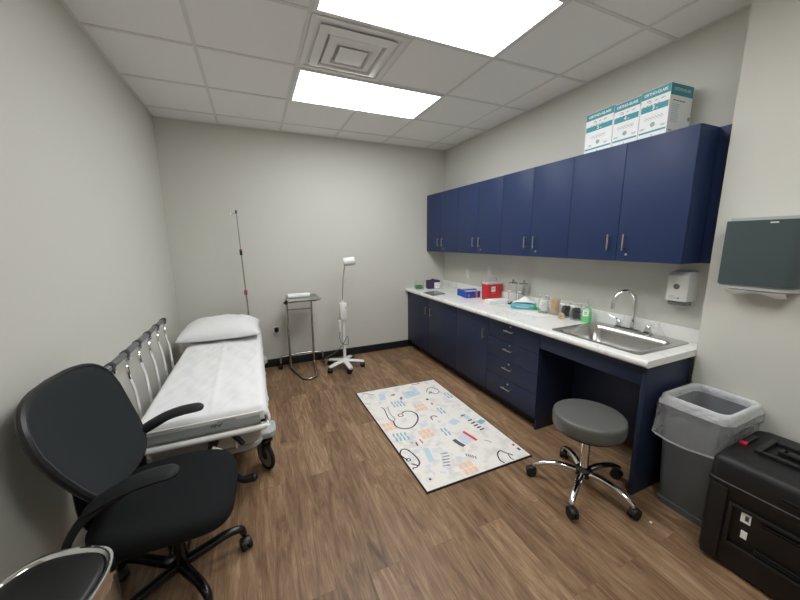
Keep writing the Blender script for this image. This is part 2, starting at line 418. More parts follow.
# ------------------------------------------------------------------ base cabinets
def base_unit(y0, y1, label):
    t = thing('base_cabinet', label, 'cabinet', (2.75, (y0 + y1) / 2, 0), 0)
    hw = abs(y1 - y0) / 2 - 0.0005
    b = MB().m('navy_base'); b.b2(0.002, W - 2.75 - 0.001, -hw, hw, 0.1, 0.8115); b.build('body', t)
    b = MB().m('black_vinyl'); b.b2(0.06, W - 2.75 - 0.001, -hw, hw, 0.0, 0.0995); b.build('toe_kick', t)
    return t, hw
def door(t, ya, yb, hy, lock=False):
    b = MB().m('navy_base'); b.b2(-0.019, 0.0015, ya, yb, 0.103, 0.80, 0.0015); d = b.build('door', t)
    b = MB().m('nickel'); bar_handle(b, (-0.0185, hy, 0.64), (0, 0, 1), L=0.1); b.build('handle', d)
t, hw = base_unit(-0.003, -1.235, 'wide navy two-door base cabinet under the counter, against the back wall')
door(t, 0.0015, hw - 0.0015, 0.05); door(t, -0.0015, -hw + 0.0015, -0.07)
t, hw = base_unit(-1.235, -1.755, 'narrow navy single-door base cabinet beside the drawers')
door(t, hw - 0.0015, -hw + 0.0015, -hw + 0.05)
t, hw = base_unit(-1.755, -2.36, 'navy four-drawer base cabinet next to the open knee space', )
b = MB().m('navy_base'); b.b2(0.0, 0.06, -hw, -hw + 0.018, 0.0, 0.0995); b.build('side_panel', t)
for z0, z1 in ((0.103, 0.298), (0.301, 0.466), (0.469, 0.634), (0.637, 0.80)):
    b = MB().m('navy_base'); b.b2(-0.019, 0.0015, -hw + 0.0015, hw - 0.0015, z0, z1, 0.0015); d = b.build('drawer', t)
    zc = (z0 + z1) / 2 + 0.02
    b = MB().m('nickel'); bar_handle(b, (-0.0185, 0.02, zc), (0, 1, 0), L=0.1); b.build('handle', d)
    b = MB().m('nickel'); lock_cyl(b, (-0.0185, 0.012, zc + 0.042)); b.build('lock', d)
# knee space under the sink
t = thing('sink_cabinet', 'navy open sink base with apron and end panel behind the stool', 'cabinet', (2.75, -2.73, 0))
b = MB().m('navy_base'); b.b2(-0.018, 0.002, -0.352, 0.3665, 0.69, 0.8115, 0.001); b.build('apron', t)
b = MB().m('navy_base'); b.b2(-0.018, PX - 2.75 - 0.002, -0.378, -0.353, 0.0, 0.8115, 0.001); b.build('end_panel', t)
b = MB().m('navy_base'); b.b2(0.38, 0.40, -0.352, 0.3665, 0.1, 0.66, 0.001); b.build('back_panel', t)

# ------------------------------------------------------------------ countertop
t = thing('countertop', 'long white marbled laminate countertop over the navy base cabinets', 'countertop', (2.95, -1.56, 0.812))
lx0, lx1 = 2.688 - 2.95, W - 2.95 - 0.001
ys = -3.125 + 1.56; ye = 1.56 - 0.002
sx0, sx1, sy0, sy1 = 2.765 - 2.95, 3.255 - 2.95, -3.03 + 1.56, -2.445 + 1.56
b = MB().m('counter')
prof = [(lx0 + 0.012 - 0.012 * math.cos(a), 0.02 + 0.02 * math.sin(a)) for a in [R(-90 + 20 * k) for k in range(10)]]
prof = [(lx0 + 0.03, 0.0)] + prof + [(lx0 + 0.03, 0.04)]
b.rings([[(x, y, z) for x, z in prof] for y in (ys, ye)])
b.b2(lx0 + 0.03, sx0, ys, ye, 0, 0.04)
b.b2(sx1, lx1, PY + 1.56 + 0.002, ye, 0, 0.04)
b.b2(sx0, sx1, sy1, ye, 0, 0.04)
b.b2(sx0, sx1, ys, sy0, 0, 0.04)
b.b2(sx1, PX - 2.95 - 0.002, ys, PY + 1.56 + 0.002, 0, 0.04) if PX - 2.95 - 0.002 > sx1 else None
b.build('worktop', t)
b = MB().m('counter'); b.b2(lx1 - 0.02, lx1, PY + 1.56 + 0.003, ye, 0.0405, 0.128, 0.004); b.build('backsplash', t)

# ------------------------------------------------------------------ sink and faucet
t = thing('sink', 'wide stainless steel drop-in sink set in the white countertop', 'sink', (3.01, -2.7375, 0.852))
b = MB().m('steel')
outer = rrect(0.262, 0.310, 0.03); inner = rrect(0.195, 0.27, 0.06); low = rrect(0.165, 0.235, 0.06); drn = rrect(0.03, 0.03, 0.03)
dx = -0.032
b.rings([at(outer, 0.0005), at(outer, 0.005, 0.995), at(inner, 0.006, 1.04, dx), at(inner, 0.003, 1.0, dx), at(inner, -0.03, 0.97, dx), at(low, -0.125, 1.03, dx), at(low, -0.14, 0.93, dx), at(drn, -0.146, 1, dx)], cap0=False)
b.build('basin', t, angle=60)
b = MB().m('chrome'); b.lathe([(0.04, 0.0), (0.04, 0.004), (0.03, 0.005), (0.024, 0.001), (0.001, 0.001)], (dx, 0, -0.1445)); b.build('drain', t)
t = thing('faucet', 'chrome gooseneck faucet with two lever handles behind the sink', 'faucet', (3.235, -2.715, 0.8585))
b = MB().m('chrome'); b.rings([at(rrect(0.026, 0.13, 0.026), 0.0), at(rrect(0.026, 0.13, 0.026), 0.010), at(rrect(0.020, 0.124, 0.02), 0.016)]); b.build('base_plate', t)
b = MB().m('chrome'); b.lathe([(0.019, 0.015), (0.018, 0.05), (0.013, 0.062)], (0, 0, 0)); 
b.tube([(0, 0, 0.05), (0, 0, 0.20), (-0.012, 0.008, 0.25), (-0.05, 0.03, 0.285), (-0.095, 0.055, 0.27), (-0.125, 0.073, 0.215), (-0.13, 0.076, 0.175)], 0.0132, 14, 5)
b.cyl((-0.13, 0.076, 0.178), (-0.131, 0.0765, 0.155), 0.0148); b.build('spout', t)
for s in (1, -1):
    b = MB().m('chrome'); b.lathe([(0.02, 0.014), (0.019, 0.03), (0.014, 0.055), (0.006, 0.062)], (0, s * 0.10, 0))
    b.tube([(0, s * 0.10, 0.05), (-0.004, s * 0.125, 0.066), (-0.008, s * 0.17, 0.082)], [0.009, 0.008, 0.006], 10, 4, flat=(1.0, 0.6)); b.build('lever_handle', t)

# ------------------------------------------------------------------ soap dispenser / towel dispenser / outlets
t = thing('soap_dispenser', 'white wall soap dispenser with round grey button under the wall cabinets', 'soap dispenser', (W - 0.001, -2.955, 1.085))
b = MB().m('white_plastic')
b.rings([[(x, y, z) for x, y in [(0, 0.066), (-0.055, 0.066), (-0.09, 0.056), (-0.098, 0.03), (-0.098, -0.03), (-0.09, -0.056), (-0.055, -0.066), (0, -0.066)]] for z in (0.03, 0.19)] +
        [[(x * 0.72, y * 0.9, 0.215) for x, y in [(0, 0.066), (-0.055, 0.066), (-0.09, 0.056), (-0.098, 0.03), (-0.098, -0.03), (-0.09, -0.056), (-0.055, -0.066), (0, -0.066)]]])
b.build('housing', t)
b = MB().m('vent_dark'); b.m('grey_rail'); b.cyl((-0.0975, 0.0, 0.122), (-0.101, 0, 0.122), 0.017); b.build('button', t)
b = MB().m('acrylic'); b.b2(-0.08, -0.01, -0.05, 0.05, 0.0, 0.0295, 0.006); b.build('pump_guard', t)
b = MB().m('print_grey')
for k in range(3): b.b2(-0.0986, -0.098, 0.035, 0.005 - 0.012 * k, 0.060 - k * 0.008, 0.0625 - k * 0.008)
b.m('bluecap').b2(-0.0986, -0.098, -0.012, -0.022, 0.046, 0.053)
b.build('printed_label', t)

t = thing('towel_dispenser', 'dark grey paper towel dispenser on the wall above the black case', 'towel dispenser', (PX - 0.001, -3.36, 1.235))
def tow(b, y0, y1, z0, z1, d):
    b.rings([[(0, y1, z), (-d, y1, z), (-d, y0 + 0.05, z), (-d + 0.012, y0 + 0.02, z), (-d + 0.04, y0, z), (0, y0, z)] for z in (z0, z1)])
b = MB().m('disp_cover'); tow(b, -0.135, 0.145, 0.035, 0.355, 0.108); b.build('cover', t)
b = MB().m('grey_plastic'); tow(b, -0.13, 0.140, 0.012, 0.0345, 0.1); b.build('housing', t)
b = MB().m('grey_plastic'); tow(b, -0.13, 0.140, 0.3555, 0.37, 0.085); b.build('top_trim', t)
b = MB().m('white_plastic'); b.b2(-0.1095, -0.1078, -0.042, -0.014, 0.339, 0.345); b.build('emblem', t)
b = MB().m('paper')
b.grid(lambda u, v: (-0.095 + 0.055 * u, 0.115 - 0.22 * v, 0.008 - (0.022 + 0.008 * math.sin(v * 9)) * math.sin(u * PI)), 8, 20)
tag(b.build('paper_towel', loc=(PX - 0.001, -3.36, 1.235)), 'white paper towel poking out under the dark grey dispenser', 'paper towel')

def outlet(loc, rotz, label, slots=True):
    t = thing('power_outlet', label, 'outlet', loc, rotz)
    b = MB().m('white_plastic'); b.box((0, -0.003, 0), (0.072, 0.006, 0.116), 0.002); b.build('cover_plate', t)
    for z in (0.026, -0.026):
        b = MB().m('white_plastic'); b.b2(-0.015, 0.015, -0.0075, -0.0058, z - 0.014, z + 0.014, 0.002)
        b.m('vent_dark').b2(-0.007, -0.005, -0.0078, -0.0074, z - 0.006, z + 0.006); b.b2(0.005, 0.007, -0.0078, -0.0074, z - 0.005, z + 0.005)
        b.build('socket', t)
outlet((0.967, -0.0005, 0.445), 0, 'white wall outlet with a black plug on the back wall')
outlet((W - 0.0005, -0.60, 1.073), -PI / 2, 'white wall outlet nearest the far corner, above the counter')
outlet((W - 0.0005, -1.035, 1.147), -PI / 2, 'white wall outlet just behind the red sharps container')
b = MB().m('black_plastic'); b.box((0, -0.02, 0), (0.05, 0.038, 0.055), 0.01, 3); b.cyl((0, -0.02, -0.026), (0, -0.02, -0.045), 0.006)
tag(b.build('power_plug', loc=(0.972, -0.0082, 0.468)), 'square black plug in the back wall outlet beside the bed', 'plug')

# ------------------------------------------------------------------ cartons on the cabinets
def carton(loc, rotz, num, w, h, label, ends=False):
    d = 0.203
    t = thing('carton', label, 'box', loc, rotz, 'teal and white supply cartons on the wall cabinets')
    b = MB().m('carton'); b.b2(0, d, -w / 2, w / 2, 0, h, 0.001, 1)
    e = 0.0006
    X = -e
    def band(z0, z1, y0=-w / 2 + 0.001, y1=w / 2 - 0.001, key='teal'): b.m(key).b2(X, 0.0002, y0, y1, z0, z1)
    band(h - 0.046, h - 0.001); band(h * 0.56, h * 0.56 + 0.034, -w / 2 + 0.006, w / 2 - 0.006); band(0.034, 0.044, -w / 2 + 0.006, w / 2 - 0.006)
    b.m('carton').text('ORTHO-GLASS', 0.0225, (X - 0.0004, 0, h - 0.024), (0, -1, 0), (0, 0, 1), bold=0.0006, sx=w / 0.19)
    b.m('carton').text(num, 0.034, (X - 0.0004, 0.005, h * 0.56 + 0.017), (0, -1, 0), (0, 0, 1), bold=0.0006)
    b.m('carton').text('in', 0.014, (X - 0.0004, -0.016, h * 0.56 + 0.012), (0, -1, 0), (0, 0, 1))
    rnd = random.Random(num)
    b.m('print_dark'); b.tube([(X, 0.045, h - 0.065), (X, 0.03, h - 0.058), (X, 0.018, h - 0.07), (X, 0.035, h - 0.074)], 0.0016, 5)
    b.tube([(X, 0.0, h - 0.068), (X, -0.015, h - 0.064)], 0.0016, 5); b.tube([(X, -0.035, h - 0.068), (X, -0.055, h - 0.062)], 0.0016, 5)
    for q in range(5): band(h - 0.087, h - 0.084, 0.07 - q * 0.022 - 0.012, 0.07 - q * 0.022, 'print_dark')
    for q in range(6):
        y = -0.05 + q * 0.018; b.m('print_grey').tube([(X, y, 0.105), (X, y + 0.012, 0.118), (X, y + 0.004, 0.127), (X, y - 0.005, 0.112)], 0.0011, 4)
    b.m('print_grey').cyl((0, 0, 0.078), (X, 0, 0.078), 0.014)
    for q in (0.045, -0.075): band(0.064, 0.067, q, q + 0.03, 'print_grey'); band(0.058, 0.061, q + 0.004, q + 0.026, 'print_grey')
    band(0.016, 0.022, -0.004, 0.004, 'print_grey')
    # end faces
    for s in (-1, 1):
        y = s * (w / 2)
        ya, yb = (y - 0.0006, y + 0.0002) if s < 0 else (y - 0.0002, y + 0.0006)
        b.m('teal').b2(0.001, d - 0.001, ya, yb, h - 0.062, h - 0.001)
        b.m('kraft_grey').text('ORTHO-GLASS', 0.0225, (d / 2, ya - 0.0004 if s < 0 else yb + 0.0004, h - 0.03), (-s, 0, 0), (0, 0, 1), bold=0.0006)
        for q in range(4): b.m('print_dark').b2(0.03 + q * 0.028, 0.052 + q * 0.028, ya, yb, h - 0.092, h - 0.087)
        for q in range(11):
            L = 0.055 + 0.02 * rnd.random(); b.m('kraft_grey').b2(0.02, 0.02 + L, ya, yb, h - 0.112 - q * 0.0095, h - 0.108 - q * 0.0095)
        b.m('print_grey').cyl((d - 0.014, y, 0.10), (d - 0.014, y + s * 0.0006, 0.10), 0.012)
        b.m('print_grey').b2(0.015, 0.045, ya, yb, 0.022, 0.030)
    b.build('box_body', t)
    b = MB().m('carton'); b.b2(0.002, d - 0.002, -w / 2 + 0.002, w / 2 - 0.002, h + 0.0003, h + 0.0023, 0.0005, 1); b.build('lid_flap', t)
ca = math.atan2(0.033, 0.568)
c0 = Vector((3.107, -2.303)); dv = Vector((-0.033, -0.568)).normalized()
pos = 0
for num, w, h, l in (('5', 0.213, 0.281, 'teal and white carton marked 5 in, leftmost of the three above the cabinets'), ('4', 0.172, 0.272, 'teal and white carton marked 4 in, middle of the three above the cabinets'), ('3', 0.166, 0.279, 'teal and white carton marked 3 in, rightmost of the three above the cabinets')):
    p = c0 + dv * (pos + w / 2); pos += w + 0.003
    carton((p.x, p.y, 2.1123), -ca, num, w, h, l)

# ------------------------------------------------------------------ counter items
ZC = 0.8525
def glass_jar(name, loc, r, h, label, lid='chrome', knob=True, cat='jar', group=None):
    t = thing(name, label, cat, loc, 0, group)
    b = MB().m('glass'); b.lathe([(r * 0.96, 0), (r, 0.006), (r, h * 0.93), (r * 0.97, h * 0.96)], caps=False); b.lathe([(r * 0.95, 0.0015), (r * 0.955, 0.007)]); b.build('glass_body', t)
    if lid:
        b = MB().m(lid); b.lathe([(r * 1.03, h * 0.955), (r * 1.03, h * 0.985), (r * 0.9, h)])
        if knob: b.cyl((0, 0, h), (0, 0, h + 0.012), 0.006); b.ball((0, 0, h + 0.02), 0.012, 12)
        b.build('lid', t)
    return t
# two tall apothecary jars with dark metal trim
for (x, y, l) in ((3.2, -1.545, 'tall clear glass jar with dark metal lid, nearer the red container'), (3.24, -1.645, 'tall clear glass jar with dark metal lid, nearer the sink')):
    t = glass_jar('apothecary_jar', (x, y, ZC), 0.045, 0.225, l, 'steel', True)
    b = MB().m('black_metal'); b.lathe([(0.0475, 0.0), (0.0475, 0.014), (0.046, 0.016), (0.046, 0.0)], caps=False); b.build('base_ring', t)
    b = MB().m('paper'); b.tube([(-0.047, 0.015, 0.14), (-0.0475, 0.0, 0.14), (-0.046, -0.02, 0.14)], 0.007, 6, 3, flat=(0.15, 1)); b.build('label_sticker', t)
# cotton ball jar, tongue depressor jar, two jars with dark contents
glass_jar('glass_jar', (3.15, -1.995, ZC), 0.045, 0.165, 'clear glass jar full of white cotton balls', 'clear_plastic', False)
b = MB().m('cotton'); rn = random.Random(2)
for k in range(60):
    a = rn.random() * 2 * PI; rr = 0.0265 * math.sqrt(rn.random()); z = 0.026 + 0.112 * (k / 60)
    b.ball((rr * math.cos(a), rr * math.sin(a), z), 0.0165, 10)
tag(b.build('cotton_balls', loc=(3.15, -1.995, ZC)), 'white cotton balls filling the clear glass jar', 'cotton balls', kind='stuff')
glass_jar('glass_jar', (3.18, -2.09, ZC), 0.045, 0.145, 'clear glass jar holding wooden tongue depressors', None, False)
b = MB().m('wood'); b.rings([[(x, y, z) for x, y in rrect(0.0085, 0.0009, 0.0008, 2)] for z in (0.0, 0.13)]); dep = None
k = 0
for iy in range(-4, 5):
    for ix in range(-1, 2):
        px, py = ix * 0.0195, iy * 0.0095
        if (abs(px) + 0.0095) ** 2 + (abs(py) + 0.002) ** 2 > 0.0415 ** 2: continue
        lo = (3.18 + px, -2.09 + py, ZC + 0.011 + 0.003 * (k % 3))
        if dep is None:
            dep = b.build('tongue_depressor', loc=lo); tag(dep, 'pale wooden tongue depressor standing in the glass jar', 'tongue depressor', 'tongue depressors in the glass jar')
        else:
            c = dep.copy(); COL.objects.link(c); c.location = lo
        k += 1
for (x, y, l, l2) in ((3.18, -2.20, 'clear glass jar half full of dark items, next to the tongue depressors', 'dark small items in the jar next to the tongue depressors'), (3.178, -2.30, 'clear glass jar half full of dark items, next to the green soap', 'dark small items in the jar next to the green soap')):
    t = glass_jar('glass_jar', (x, y, ZC), 0.043, 0.14, l, 'clear_plastic', False)
    b = MB().m('paper'); b.b2(-0.0448, -0.0425, -0.02, 0.02, 0.112, 0.126); b.build('label_sticker', t)
    b = MB().m('dark_content'); rn = random.Random(int(-y * 100))
    for k in range(150):
        a = rn.random() * 2 * PI; rr = 0.0255 * math.sqrt(rn.random()); z = 0.0185 + 0.073 * (k / 150)
        b.ball((rr * math.cos(a), rr * math.sin(a), z), (0.012, 0.012, 0.009), 8)
    tag(b.build('jar_contents', loc=(x, y, ZC)), l2, 'jar contents', kind='stuff')
t = thing('soap_bottle', 'green hand soap pump bottle at the corner of the sink', 'soap bottle', (3.19, -2.387, 0.8525), R(20))
b = MB().m('green_bottle'); q = rrect(0.026, 0.034, 0.014); b.rings([at(q, 0, .94), at(q, 0.006), at(q, 0.09), at(q, 0.108, .8), at(q, 0.118, .42)]); b.build('bottle', t)
b = MB().m('green_liquid'); b.rings([at(q, 0.003, .9), at(q, 0.008, .95), at(q, 0.075, .95)]); b.build('liquid', t)
b = MB().m('paper'); b.b2(-0.0275, -0.0262, -0.022, 0.022, 0.05, 0.10); b.m('green').b2(-0.028, -0.0274, -0.01, 0.01, 0.065, 0.07); b.b2(-0.028, -0.0274, -0.008, 0.008, 0.078, 0.084); b.build('label_sticker', t)
b = MB().m('clear_plastic'); b.lathe([(0.014, 0.118), (0.014, 0.135), (0.005, 0.14), (0.005, 0.165)]); b.box((-0.012, 0, 0.17), (0.042, 0.014, 0.011), 0.003); b.build('pump', t)
b = MB().m('tape'); T = Matrix.Translation((0, 0, 0.026)) @ Matrix.Rotation(PI / 2, 4, 'X')
b.rings([[(r * math.cos(2 * PI * j / 28), r * math.sin(2 * PI * j / 28), z) for j in range(28)] for r, z in ((0.026, -0.012), (0.026, 0.012), (0.011, 0.012), (0.011, -0.012))], loop=True, T=T)
tag(b.build('tape_roll', loc=(3.09, -2.235, ZC), rotz=R(-62)), 'small roll of beige medical tape standing in front of the glass jars', 'tape roll')
# papers, wipes
b = MB().m('paper'); b.prism([(-0.05, 0.16), (0.05, 0.15), (0.045, -0.13), (-0.055, -0.12)], 0, 0.005)
tag(b.build('paper_sheet', loc=(3.03, -2.0, ZC)), 'flat white paper sheet lying in front of the cotton and depressor jars', 'paper')
t = thing('wipes_pack', 'soft teal pack of wipes with a white wipe pulled out', 'wipes', (3.14, -1.765, ZC), R(-52))
b = MB().m('teal_pack'); b.box((0, 0, 0.0265), (0.225, 0.115, 0.053), 0.017, 4); b.m('carton').b2(-0.06, 0.05, -0.0585, -0.0574, 0.018, 0.024); b.m('lime').b2(0.06, 0.095, -0.0585, -0.0574, 0.016, 0.034); b.build('wrapper', t)
b = MB().m('paper'); b.grid(lambda u, v: ((u - 0.5) * 0.2, (v - 0.5) * 0.11 * (1 - 0.2 * u), 0.0545 + 0.062 * max(0, 1 - abs(u - 0.55) * 1.9) * max(0.2, 1 - abs(v - 0.5) * 1.4) + 0.004 * math.sin(9 * u + 7 * v)), 16, 12)
b.build('wipe', t)
b = MB().m('lime'); b.b2(-0.045, 0.045, -0.03, 0.03, 0, 0.03, 0.004); b.m('teal').b2(-0.0455, 0.0455, -0.0305, 0.0305, 0.012, 0.02)
tag(b.build('small_carton', loc=(3.225, -1.895, ZC), rotz=R(-10)), 'small lime green carton between the wipes and the cotton ball jar', 'box')
# stack of folded white pads
for k, (l, s, a) in enumerate((('folded white pad at the bottom of the small stack', 1.0, 0), ('folded white pad on top of the small stack', 0.95, 5))):
    b = MB().m('paper'); b.b2(-0.12 * s, 0.12 * s, -0.065 * s, 0.065 * s, 0, 0.014, 0.006, 3); b.b2(-0.118 * s, 0.115 * s, -0.062 * s, 0.06 * s, 0.0135, 0.02, 0.003)
    tag(b.build('folded_pad', loc=(3.085, -1.445, ZC + k * 0.0205), rotz=R(-14 + a)), l, 'pad', 'folded white pads beside the red container')
# sharps container
t = thing('sharps_container', 'red sharps container with clear lid on the counter', 'sharps container', (3.185, -1.235, ZC), R(-3))
q = rrect(0.1, 0.055, 0.012)
b = MB().m('red'); b.rings([at(q, 0, .93), at(q, 0.15), at(q, 0.165, 1.04), at(q, 0.175, 1.04)]); b.build('bin_body', t)
b = MB().m('clear_plastic'); q2 = rrect(0.104, 0.058, 0.012)
b.rings([at(q2, 0.1755), at(q2, 0.186), at(rrect(0.08, 0.045, 0.012), 0.2)])
b.tube([(-0.075, 0, 0.195), (-0.07, 0, 0.235), (-0.05, 0, 0.255), (0.03, 0, 0.255), (0.055, 0, 0.235), (0.06, 0, 0.195)], 0.009, 8, 4)
b.b2(-0.065, 0.052, -0.005, 0.005, 0.2, 0.25)
b.build('lid', t)
b = MB().m('paper'); b.b2(-0.042, 0.008, -0.0555, -0.0535, 0.095, 0.15, T=None); b.m('print_dark').b2(-0.035, 0.0, -0.0562, -0.055, 0.128, 0.132); b.b2(-0.035, -0.008, -0.0562, -0.055, 0.116, 0.12)
b.m('orange')
for s in (-0.036, -0.008): b.tube([(s, -0.0545, 0.074), (s + 0.009, -0.0545, 0.085), (s + 0.018, -0.0545, 0.074)], 0.004, 6)
b.build('label_sticker', t)
# blue boxes
t = thing('glove_box', 'blue box with an orange stripe beside the red container', 'box', (3.075, -1.025, ZC), R(-4))
b = MB().m('blue'); b.b2(-0.1, 0.08, -0.05, 0.05, 0, 0.075, 0.002, 1); b.build('box_body', t)
b = MB().m('orange'); b.b2(0.018, 0.043, -0.0508, -0.0495, 0.001, 0.074); b.cyl((-0.07, -0.0495, 0.03), (-0.07, -0.0508, 0.03), 0.012); b.m('kraft_grey').b2(-0.09, 0.07, -0.038, 0.038, 0.0748, 0.0758); b.build('printed_label', t)
t = thing('glove_box', 'blue and white open box behind the orange-striped box', 'box', (3.10, -0.89, ZC), R(-4))
b = MB().m('blue'); b.b2(-0.1, 0.1, -0.055, 0.055, 0.0, 0.08, 0.002, 1); b.build('box_body', t)
b = MB().m('carton'); b.b2(-0.095, 0.095, -0.0558, -0.0545, 0.006, 0.045); b.build('printed_label', t)
b = MB().m('kraft_grey'); b.grid(lambda u, v: (-0.085 + 0.17 * u, -0.042 + 0.084 * v, 0.0805 + 0.014 * abs(math.sin(7 * u + 2 * math.sin(5 * v))) * math.sin(PI * u) * math.sin(PI * v)), 20, 10); b.build('gloves', t)
# far corner
t = thing('glove_box', 'dark purple glove box with white label in the far corner of the counter', 'box', (3.03, -0.19, ZC), R(-6))
b = MB().m('purple'); b.b2(-0.085, 0.085, -0.05, 0.05, 0, 0.115, 0.004, 2); b.build('box_body', t)
b = MB().m('carton'); b.b2(0.0, 0.082, -0.0508, -0.0495, 0.006, 0.085); b.m('print_grey').b2(0.012, 0.07, -0.0514, -0.0505, 0.06, 0.064); b.b2(0.012, 0.07, -0.0514, -0.0505, 0.04, 0.044); b.build('printed_label', t)
b = MB().m('purple'); b.grid(lambda u, v: (-0.06 + 0.12 * u, -0.03 + 0.06 * v, 0.1155 + 0.02 * math.sin(PI * u) * math.sin(PI * v) * (0.6 + 0.4 * math.sin(11 * u + 5 * v))), 16, 8); b.build('gloves', t)
t = thing('plastic_tub', 'small clear tub with green contents next to the purple box', 'tub', (2.83, -0.16, ZC))
b = MB().m('clear_plastic'); q = rrect(0.062, 0.045, 0.02); b.m('glass'); b.rings([at(q, 0.0, .9), at(q, 0.1, 1.0)], cap1=False); b.build('tub', t)
b = MB().m('green'); rn = random.Random(5)
for k in range(40): b.box((rn.uniform(-0.04, 0.04), rn.uniform(-0.026, 0.026), 0.012 + 0.04 * k / 40), (0.024, 0.02, 0.014), 0.002, 1, )
tag(b.build('tub_contents', loc=(2.83, -0.16, ZC)), 'green packets inside the small clear tub', 'packets', kind='stuff')
b = MB().m('acrylic'); b.prism([(-0.11, 0.11), (0.11, 0.16), (0.09, -0.1), (-0.12, -0.15)], 0, 0.008)
tag(b.build('acrylic_tray', loc=(2.83, -0.60, ZC), angle=20), 'flat smoked clear tray lying near the far end of the counter', 'tray')

# ------------------------------------------------------------------ rug
RL = (2.05, -1.87, 0.0)
t = thing('rug', 'white rug printed with stethoscopes and medical drawings on the wood floor', 'rug', RL)
cor = [(1.612, -1.142), (2.486, -1.18), (2.474, -2.594), (1.632, -2.594)]
cor = [(x - RL[0], y - RL[1]) for x, y in cor]
b = MB().m('rug_edge'); b.prism(cor, 0.0003, 0.009); b.build('edge_binding', t)
ins = [(x * 0.982, y * 0.988) for x, y in cor]
b = MB().m('rug'); b.prism(ins, 0.0091, 0.0105)
ZR = 0.0108
def rline(pts, w=0.006, key='r_navy'):
    b.m(key); P = [Vector((x - RL[0], y - RL[1], ZR)) for x, y in pts]
    b.tube(P, w, 6, 4, flat=(1, 0.05))
def rquad(pts, key):
    b.m(key); b.prism([(x - RL[0], y - RL[1]) for x, y in pts], ZR - 0.0004, ZR)
def rbar(x, y, L, w, a, key):
    dz = -0.00015 if key in ('r_pale', 'r_pale2', 'r_lilac') else 0.0
    b.m(key); c, s = math.cos(R(a)), math.sin(R(a)); x -= RL[0]; y -= RL[1]
    b.prism([(x + c * i * L / 2 - s * j * w / 2, y + s * i * L / 2 + c * j * w / 2) for i, j in ((-1, -1), (1, -1), (1, 1), (-1, 1))], ZR - 0.0004, ZR + 0.0001 + dz)
def rcirc(x, y, r, key='r_navy'):
    P = [(x + r * math.cos(k * PI / 6), y + r * math.sin(k * PI / 6)) for k in range(13)]; rline(P, 0.004, key)
rline([(1.755, -1.78), (1.745, -1.841), (1.762, -1.89), (1.806, -1.921), (1.865, -1.921), (1.929, -1.872), (1.969, -1.815), (1.984, -1.744), (1.957, -1.69), (1.913, -1.67), (1.871, -1.691)])
rline([(1.755, -1.78), (1.742, -1.755), (1.736, -1.707), (1.748, -1.626), (1.757, -1.555), (1.745, -1.515)], 0.004, 'r_navy')
rline([(1.755, -1.78), (1.783, -1.748), (1.777, -1.695), (1.78, -1.628), (1.804, -1.525)], 0.004, 'r_tan'); rcirc(1.85, -1.715, 0.022)
rline([(1.654, -2.274), (1.632, -2.213), (1.641, -2.178), (1.664, -2.153), (1.694, -2.162), (1.714, -2.212), (1.723, -2.281), (1.718, -2.329), (1.696, -2.355), (1.678, -2.337), (1.661, -2.32)], 0.005)
rline([(1.696, -2.355), (1.675, -2.367), (1.655, -2.362), (1.648, -2.375)], 0.004); rcirc(1.66, -2.274, 0.014)
rline([(2.27, -1.415), (2.315, -1.355), (2.368, -1.352), (2.393, -1.419), (2.377, -1.476), (2.325, -1.493), (2.308, -1.459), (2.272, -1.458)], 0.0035); rcirc(2.30, -1.44, 0.012)
rline([(2.242, -2.575), (2.233, -2.542), (2.254, -2.493), (2.284, -2.465), (2.309, -2.464), (2.321, -2.492), (2.337, -2.514), (2.352, -2.538)], 0.005)
rline([(2.328, -2.515), (2.316, -2.557), (2.323, -2.575)], 0.004)
rquad([(2.03, -1.329), (2.198, -1.317), (2.199, -1.434), (2.021, -1.46)], 'r_blue')
rcirc(2.11, -1.38, 0.03, 'r_teal')
rquad([(1.815, -1.254), (1.873, -1.266), (1.842, -1.391), (1.779, -1.395)], 'r_blue')
for cx, cy, n in ((1.909, -1.525, 4), (1.724, -2.007, 4), (2.211, -1.796, 2), (2.073, -2.095, 2), (2.422, -1.579, 2)):
    for i in range(n):
        for j in (-1, 1): rbar(cx + (i - (n - 1) / 2) * 0.03, cy + j * 0.028 - (i - n / 2) * 0.006, 0.014, 0.05, -8, 'r_teal')
for cx, cy in ((2.071, -1.667), (1.921, -2.051), (1.695, -1.835), (1.989, -2.515)):
    for i in range(3):
        for j in (-1, 1): rbar(cx + (i - 1) * 0.036, cy + j * 0.03, 0.03, 0.052, -10, 'r_orange')
rbar(2.216, -1.997, 0.08, 0.07, 20, 'r_blue'); rbar(1.815, -2.285, 0.04, 0.16, -12, 'r_blue'); rbar(2.42, -2.09, 0.07, 0.05, 20, 'r_teal'); rbar(2.354, -1.985, 0.05, 0.06, 0, 'r_blue')
rbar(1.84, -2.122, 0.01, 0.055, 0, 'r_red'); rbar(1.794, -2.138, 0.012, 0.045, -8, 'r_grey')
rbar(2.199, -1.651, 0.018, 0.03, 0, 'r_red'); rbar(2.2, -1.558, 0.025, 0.03, 0, 'r_grey'); rbar(1.937, -1.337, 0.04, 0.02, 0, 'r_grey')
rline([(2.065, -1.90), (2.075, -1.85), (2.11, -1.845), (2.125, -1.875)], 0.005, 'r_grey')
rline([(1.665, -1.2), (1.70, -1.19), (1.74, -1.235), (1.77, -1.25)], 0.006, 'r_tan'); rline([(1.63, -1.38), (1.66, -1.41), (1.68, -1.405)], 0.004, 'r_tan'); rline([(2.20, -1.2), (2.25, -1.215), (2.30, -1.2)], 0.004)
for x, y in ((1.922, -2.316), (1.915, -2.349), (1.9, -2.378), (1.886, -2.405), (1.872, -2.433)): rbar(x, y, 0.05, 0.007, -15, 'r_navy'); rbar(x - 0.02, y, 0.02, 0.02, -15, 'r_blue')
